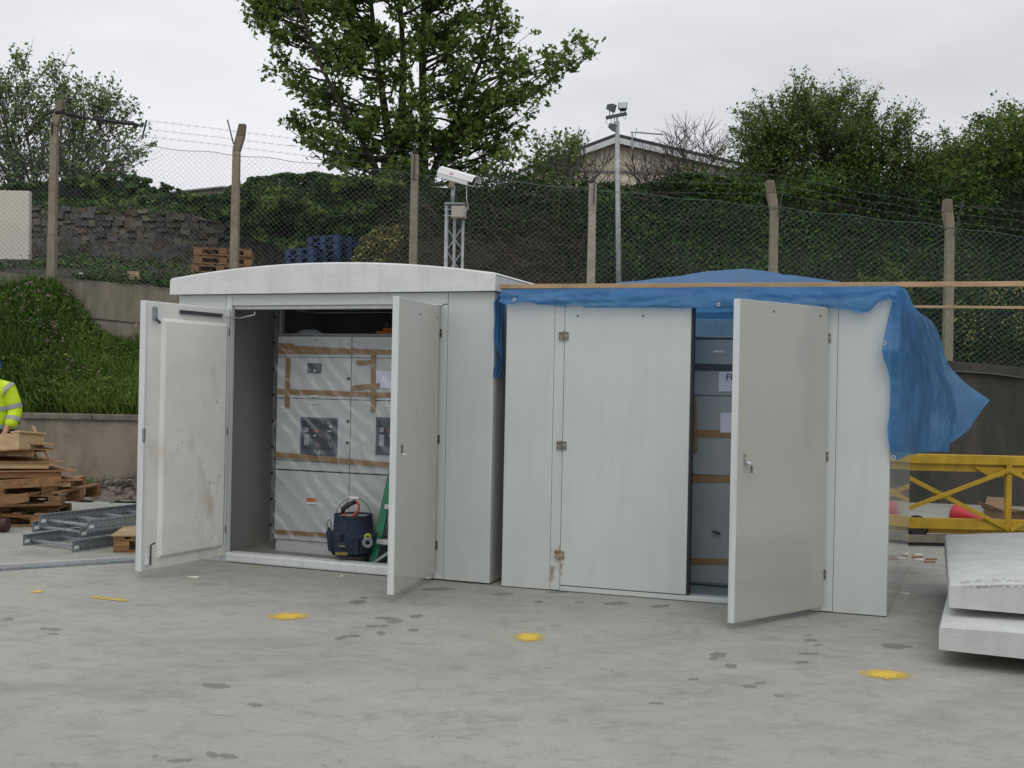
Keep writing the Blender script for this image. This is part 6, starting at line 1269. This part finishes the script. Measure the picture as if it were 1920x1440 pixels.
for k in range(26):
    a = Vector((random.uniform(-6.1, -5.3), random.uniform(11.5, 12.4), random.uniform(.02, .42))); bb_.beam(a, a + Vector((random.uniform(.3, .7), random.uniform(-.15, .15), random.uniform(-.05, .05))), .1, .03)
tag(bb_.build('broken_boards', M['pallet']), kind='stuff')
ends = [(157, 899), (145, 882), (127, 866), (105, 842), (103, 833)]
labs = ['lowest crate lid of the timber pile, longest at right', 'second lowest crate lid of the timber pile', 'middle crate lid of the timber pile', 'second highest crate lid of the timber pile', 'topmost brown crate lid just below the pale crate']
for k, (ex0, ey0) in enumerate(ends):
    e = P(ex0, ey0, 11.75); aa = 150 + k * 3; u = Vector((-.97, -.25 + .03 * k, .012 * (k - 2))).normalized(); v_ = Vector((-.62, .785, 0)).normalized()
    t = thing('crate_lid', labs[k], 'crate lid', tuple(e), 'crate lids in the timber pile'); ff = Frame(e, -u, v_)
    bx('plywood_sheet', M['ply'], t, ff, -1.6, 0, 0, 1.0, -.012, .0, 0); gap = .085 if k != 4 else .03
    for dd_ in (.03, .75): bx('batten', M['ply'] if k % 2 else M['pine'], t, ff, -1.6, -.12 - .03 * k, dd_, dd_ + .05, -.013 - (gap - .02), -.013, .003)
# pale crate, tilted
c0 = P(-20, 846, 11.6); ff = Frame(c0, (.93, -.12, .10), (.30, .94, -.10), (-.22, .05, .97)); ff.ez = ff.ex.cross(ff.ey).normalized()
t = thing('timber_crate', 'pale open pine crate tilted on top of the timber pile', 'crate', tuple(c0), None)
LX = .34
bx('side_board', M['pine'], t, ff, -.9, LX, 0, .022, 0, .17, .003); bx('side_board', M['pine'], t, ff, -.9, LX, .35, .372, 0, .17, .003); bx('end_board', M['pine'], t, ff, LX - .022, LX, .0225, .3495, 0, .17, .003)
bx('corner_batten', M['pine'], t, ff, LX - .09, LX - .0225, .023, .07, .02, .178, .003); bx('base_board', M['ply'], t, ff, -.9, LX, 0, .37, -.012, -.001, 0); bx('top_rail', M['pine'], t, ff, LX - .09, LX + .02, -.01, .38, .171, .19, .003)
MB().beam(P(62, 799, 12.05), P(95, 866, 12.05), .016, .03, (0, 1, 0)).build('leaning_strut', M['pine'], t); MB().beam(P(45, 815, 12.0), P(74, 868, 12.0), .02, .035, (0, 1, 0)).build('leaning_strut', M['pine'], t)

# ============================================================ PERSON, far left, mostly outside the frame
PYv = 12.9; pcx = P(-17, 750, PYv).x
pr = thing('person', 'person in a yellow hi-vis jacket with grey bands, cut off by the left edge', 'person', (pcx, PYv, 0))
def skin_body(name, verts, edges, rad, m, parent, sub=2):
    me = bpy.data.meshes.new(name); o_ = Vector((pcx, PYv, 0)); me.from_pydata([tuple(Vector(v) ) for v in verts], edges, []); ob = bpy.data.objects.new(name, me); link(ob, parent, o_)
    md = ob.modifiers.new('skin', 'SKIN'); md.use_smooth_shade = True
    for i, r_ in enumerate(rad): me.skin_vertices[0].data[i].radius = r_ if isinstance(r_, tuple) else (r_, r_)
    me.skin_vertices[0].data[0].use_root = True
    s = ob.modifiers.new('sub', 'SUBSURF'); s.levels = sub; s.render_levels = sub; me.materials.append(m); return ob
V_ = [(0, 0, .95), (0, 0, 1.15), (0, 0, 1.35), (0, 0, 1.46), (0, .01, 1.53), (0, -.005, 1.60), (0, -.01, 1.70), (.1, 0, .88), (.11, -.01, .5), (.12, .02, .1), (.12, -.13, .04), (-.1, 0, .88), (-.11, -.03, .5), (-.12, .0, .1), (-.12, -.15, .04), (.19, 0, 1.42), (.25, .02, 1.15), (.24, -.12, .93), (.23, -.19, .87), (-.19, 0, 1.42), (-.25, .0, 1.15), (-.22, -.18, .98), (-.20, -.26, .95)]
E_ = [(0, 1), (1, 2), (2, 3), (3, 4), (4, 5), (5, 6), (0, 7), (7, 8), (8, 9), (9, 10), (0, 11), (11, 12), (12, 13), (13, 14), (3, 15), (15, 16), (16, 17), (17, 18), (3, 19), (19, 20), (20, 21), (21, 22)]
R_ = [(.16, .11), (.15, .1), (.17, .11), .09, .055, (.075, .09), (.07, .085), .09, .065, .045, .04, .09, .065, .045, .04, .06, .045, .035, .035, .06, .045, .035, .035]
skin_body('body', V_, E_, R_, M['skin'], pr)
skin_body('trousers', [(0, 0, .95), (.1, 0, .86), (.11, -.01, .5), (.12, .02, .1), (-.1, 0, .86), (-.11, -.03, .5), (-.12, 0, .1)], [(0, 1), (1, 2), (2, 3), (0, 4), (4, 5), (5, 6)], [(.19, .14), .11, .085, .075, .11, .085, .075], M['trouser'], pr)
jk = skin_body('jacket', [(0, 0, .86), (0, 0, 1.1), (0, 0, 1.32), (0, .01, 1.47), (0, .01, 1.55), (.2, 0, 1.42), (.285, .03, 1.17), (.27, -.1, .96), (-.2, 0, 1.42), (-.285, .01, 1.17), (-.25, -.15, 1.0)], [(0, 1), (1, 2), (2, 3), (3, 4), (3, 5), (5, 6), (6, 7), (3, 8), (8, 9), (9, 10)], [(.23, .165), (.225, .16), (.23, .16), (.13, .12), (.085, .085), .105, .09, .075, .105, .09, .075], M['hivis'], pr)
def band(c, a, b_, h, tilt=0, name='reflective_band', ax=None):
    m_ = MB(); n = 28; c = Vector((pcx, PYv, 0)) + Vector(c); ax = Vector(ax or (0, 0, 1)).normalized(); x_ = Vector((1, 0, 0)) - ax * ax.x; x_.normalize(); y_ = ax.cross(x_)
    rows = [[c + ax * z_ + x_ * (a * math.cos(t_)) + y_ * (b_ * math.sin(t_)) for t_ in np.linspace(0, 2 * math.pi, n + 1)] for z_ in (-h / 2, h / 2)]
    m_.grid(rows).build(name, M['reflect'], jk, 0, True)
band((0, 0, 1.19), .222, .158, .05); band((0, 0, .98), .222, .16, .05)
band((.262, .02, 1.22), .098, .094, .05, ax=(.25, .08, -1)); band((.277, -.03, 1.06), .088, .086, .05, ax=(0, -.5, -1)); band((.2, 0, 1.40), .112, .118, .045, ax=(.9, 0, -.6))
# head details: hair, cap, face, ears
hc = Vector((pcx, PYv, 1.66))
MB().lathe([(.001, .125), (.05, .115), (.085, .08), (.1, .03), (.098, -.02), (.09, -.05)], hc + Vector((0, .012, 0)), 18, sq=(.92, 1.05)).build('hair', M['hair'], pr, 0, True)
MB().lathe([(.001, .14), (.055, .13), (.095, .09), (.108, .04), (.11, .02)], hc + Vector((0, .012, 0)), 18, sq=(.92, 1.05)).build('cap', M['cap'], pr, 0, True)
MB().beam(hc + Vector((-.0, -.1, .03)), hc + Vector((0, -.19, .015)), .14, .008).build('cap_peak', M['cap'], pr, .003)
for s_ in (-1, 1):
    MB().tube([hc + Vector((s_ * .08, .0, -.03)), hc + Vector((s_ * .092, .01, .0)), hc + Vector((s_ * .085, .012, .02))], [.008, .014, .008], 6).build('ear', M['skin'], pr, 0, True); MB().lathe([(.001, .008), (.008, 0), (.001, -.008)], hc + Vector((s_ * .03, -.092, -.01)), 8).build('eye', M['black'], pr, 0, True)
    hx_ = Vector((pcx, PYv, 0)) + Vector(V_[18] if s_ > 0 else V_[22])
    for k, (ln, sp_) in enumerate(((.07, -.03), (.08, -.01), (.075, .01), (.06, .03))): MB().tube([hx_ + Vector((sp_, -.02, 0)), hx_ + Vector((sp_ * 1.1, -.02 - ln * .5, -.015)), hx_ + Vector((sp_ * 1.1, -.02 - ln, -.04))], [.01, .009, .007], 6).build('finger', M['skin'], pr, 0, True)
    MB().tube([hx_ + Vector((-s_ * .03, .01, 0)), hx_ + Vector((-s_ * .055, -.03, -.01)), hx_ + Vector((-s_ * .05, -.06, -.02))], [.012, .01, .008], 6).build('thumb', M['skin'], pr, 0, True)
MB().tube([hc + Vector((0, -.09, .0)), hc + Vector((0, -.112, -.035))], [.008, .014], 6).build('nose', M['skin'], pr, 0, True); MB().beam(hc + Vector((-.022, -.094, -.062)), hc + Vector((.022, -.094, -.062)), .006, .008).build('mouth', M['orange'], pr)
for s_ in (-1, 1): MB().beam((pcx + s_ * .12, PYv + .06, .05), (pcx + s_ * .12, PYv - .2, .045), .1, .09).build('boot', M['black'], pr, .02)

# ============================================================ LITTER ON THE YARD
for (a, c_, w, l_, an, lab) in ((1720, 1041, .05, .09, 10, 'white offcut lying between the right kiosk and the spare roofs'), (1722, 1050, .04, .1, 5, 'pale sliver of wood nearest the spare roofs'), (362, 1083, .03, .10, -20, 'scrap of crumpled paper below the grimy open door'), (640, 1081, .025, .03, 0, 'tiny white chip on the concrete below the kiosk sill'), (1694, 1114, .02, .09, -40, 'thin white strip beside the glossy kiosk side')):
    q = G(a, c_); f = yaw(q, an); tag(MB().quad8([f(-l_ / 2, -w / 2, .001), f(l_ / 2, -w / 2, .001), f(l_ / 2, w / 2, .001), f(-l_ / 2, w / 2, .001), f(-l_ / 2, -w / 2, .01), f(l_ / 2, -w / 2, .004), f(l_ / 2, w / 2, .014), f(-l_ / 2, w / 2, .006)]).build('paper_scrap', M['boardwhite']), lab, 'scrap')
for (a, c_, lab) in ((1722, 1046, 'rust brown splinter farthest from the kiosk corner'), (1745, 1055, 'brown splinter nearest the spare roofs'), (1748, 1050, 'brown twig between two white offcuts')):
    q = G(a, c_); tag(MB().beam(q + Vector((-.06, 0, .008)), q + Vector((.05, .02, .008)), .02, .012).build('wood_splinter', M['ply']), lab, 'splinter')
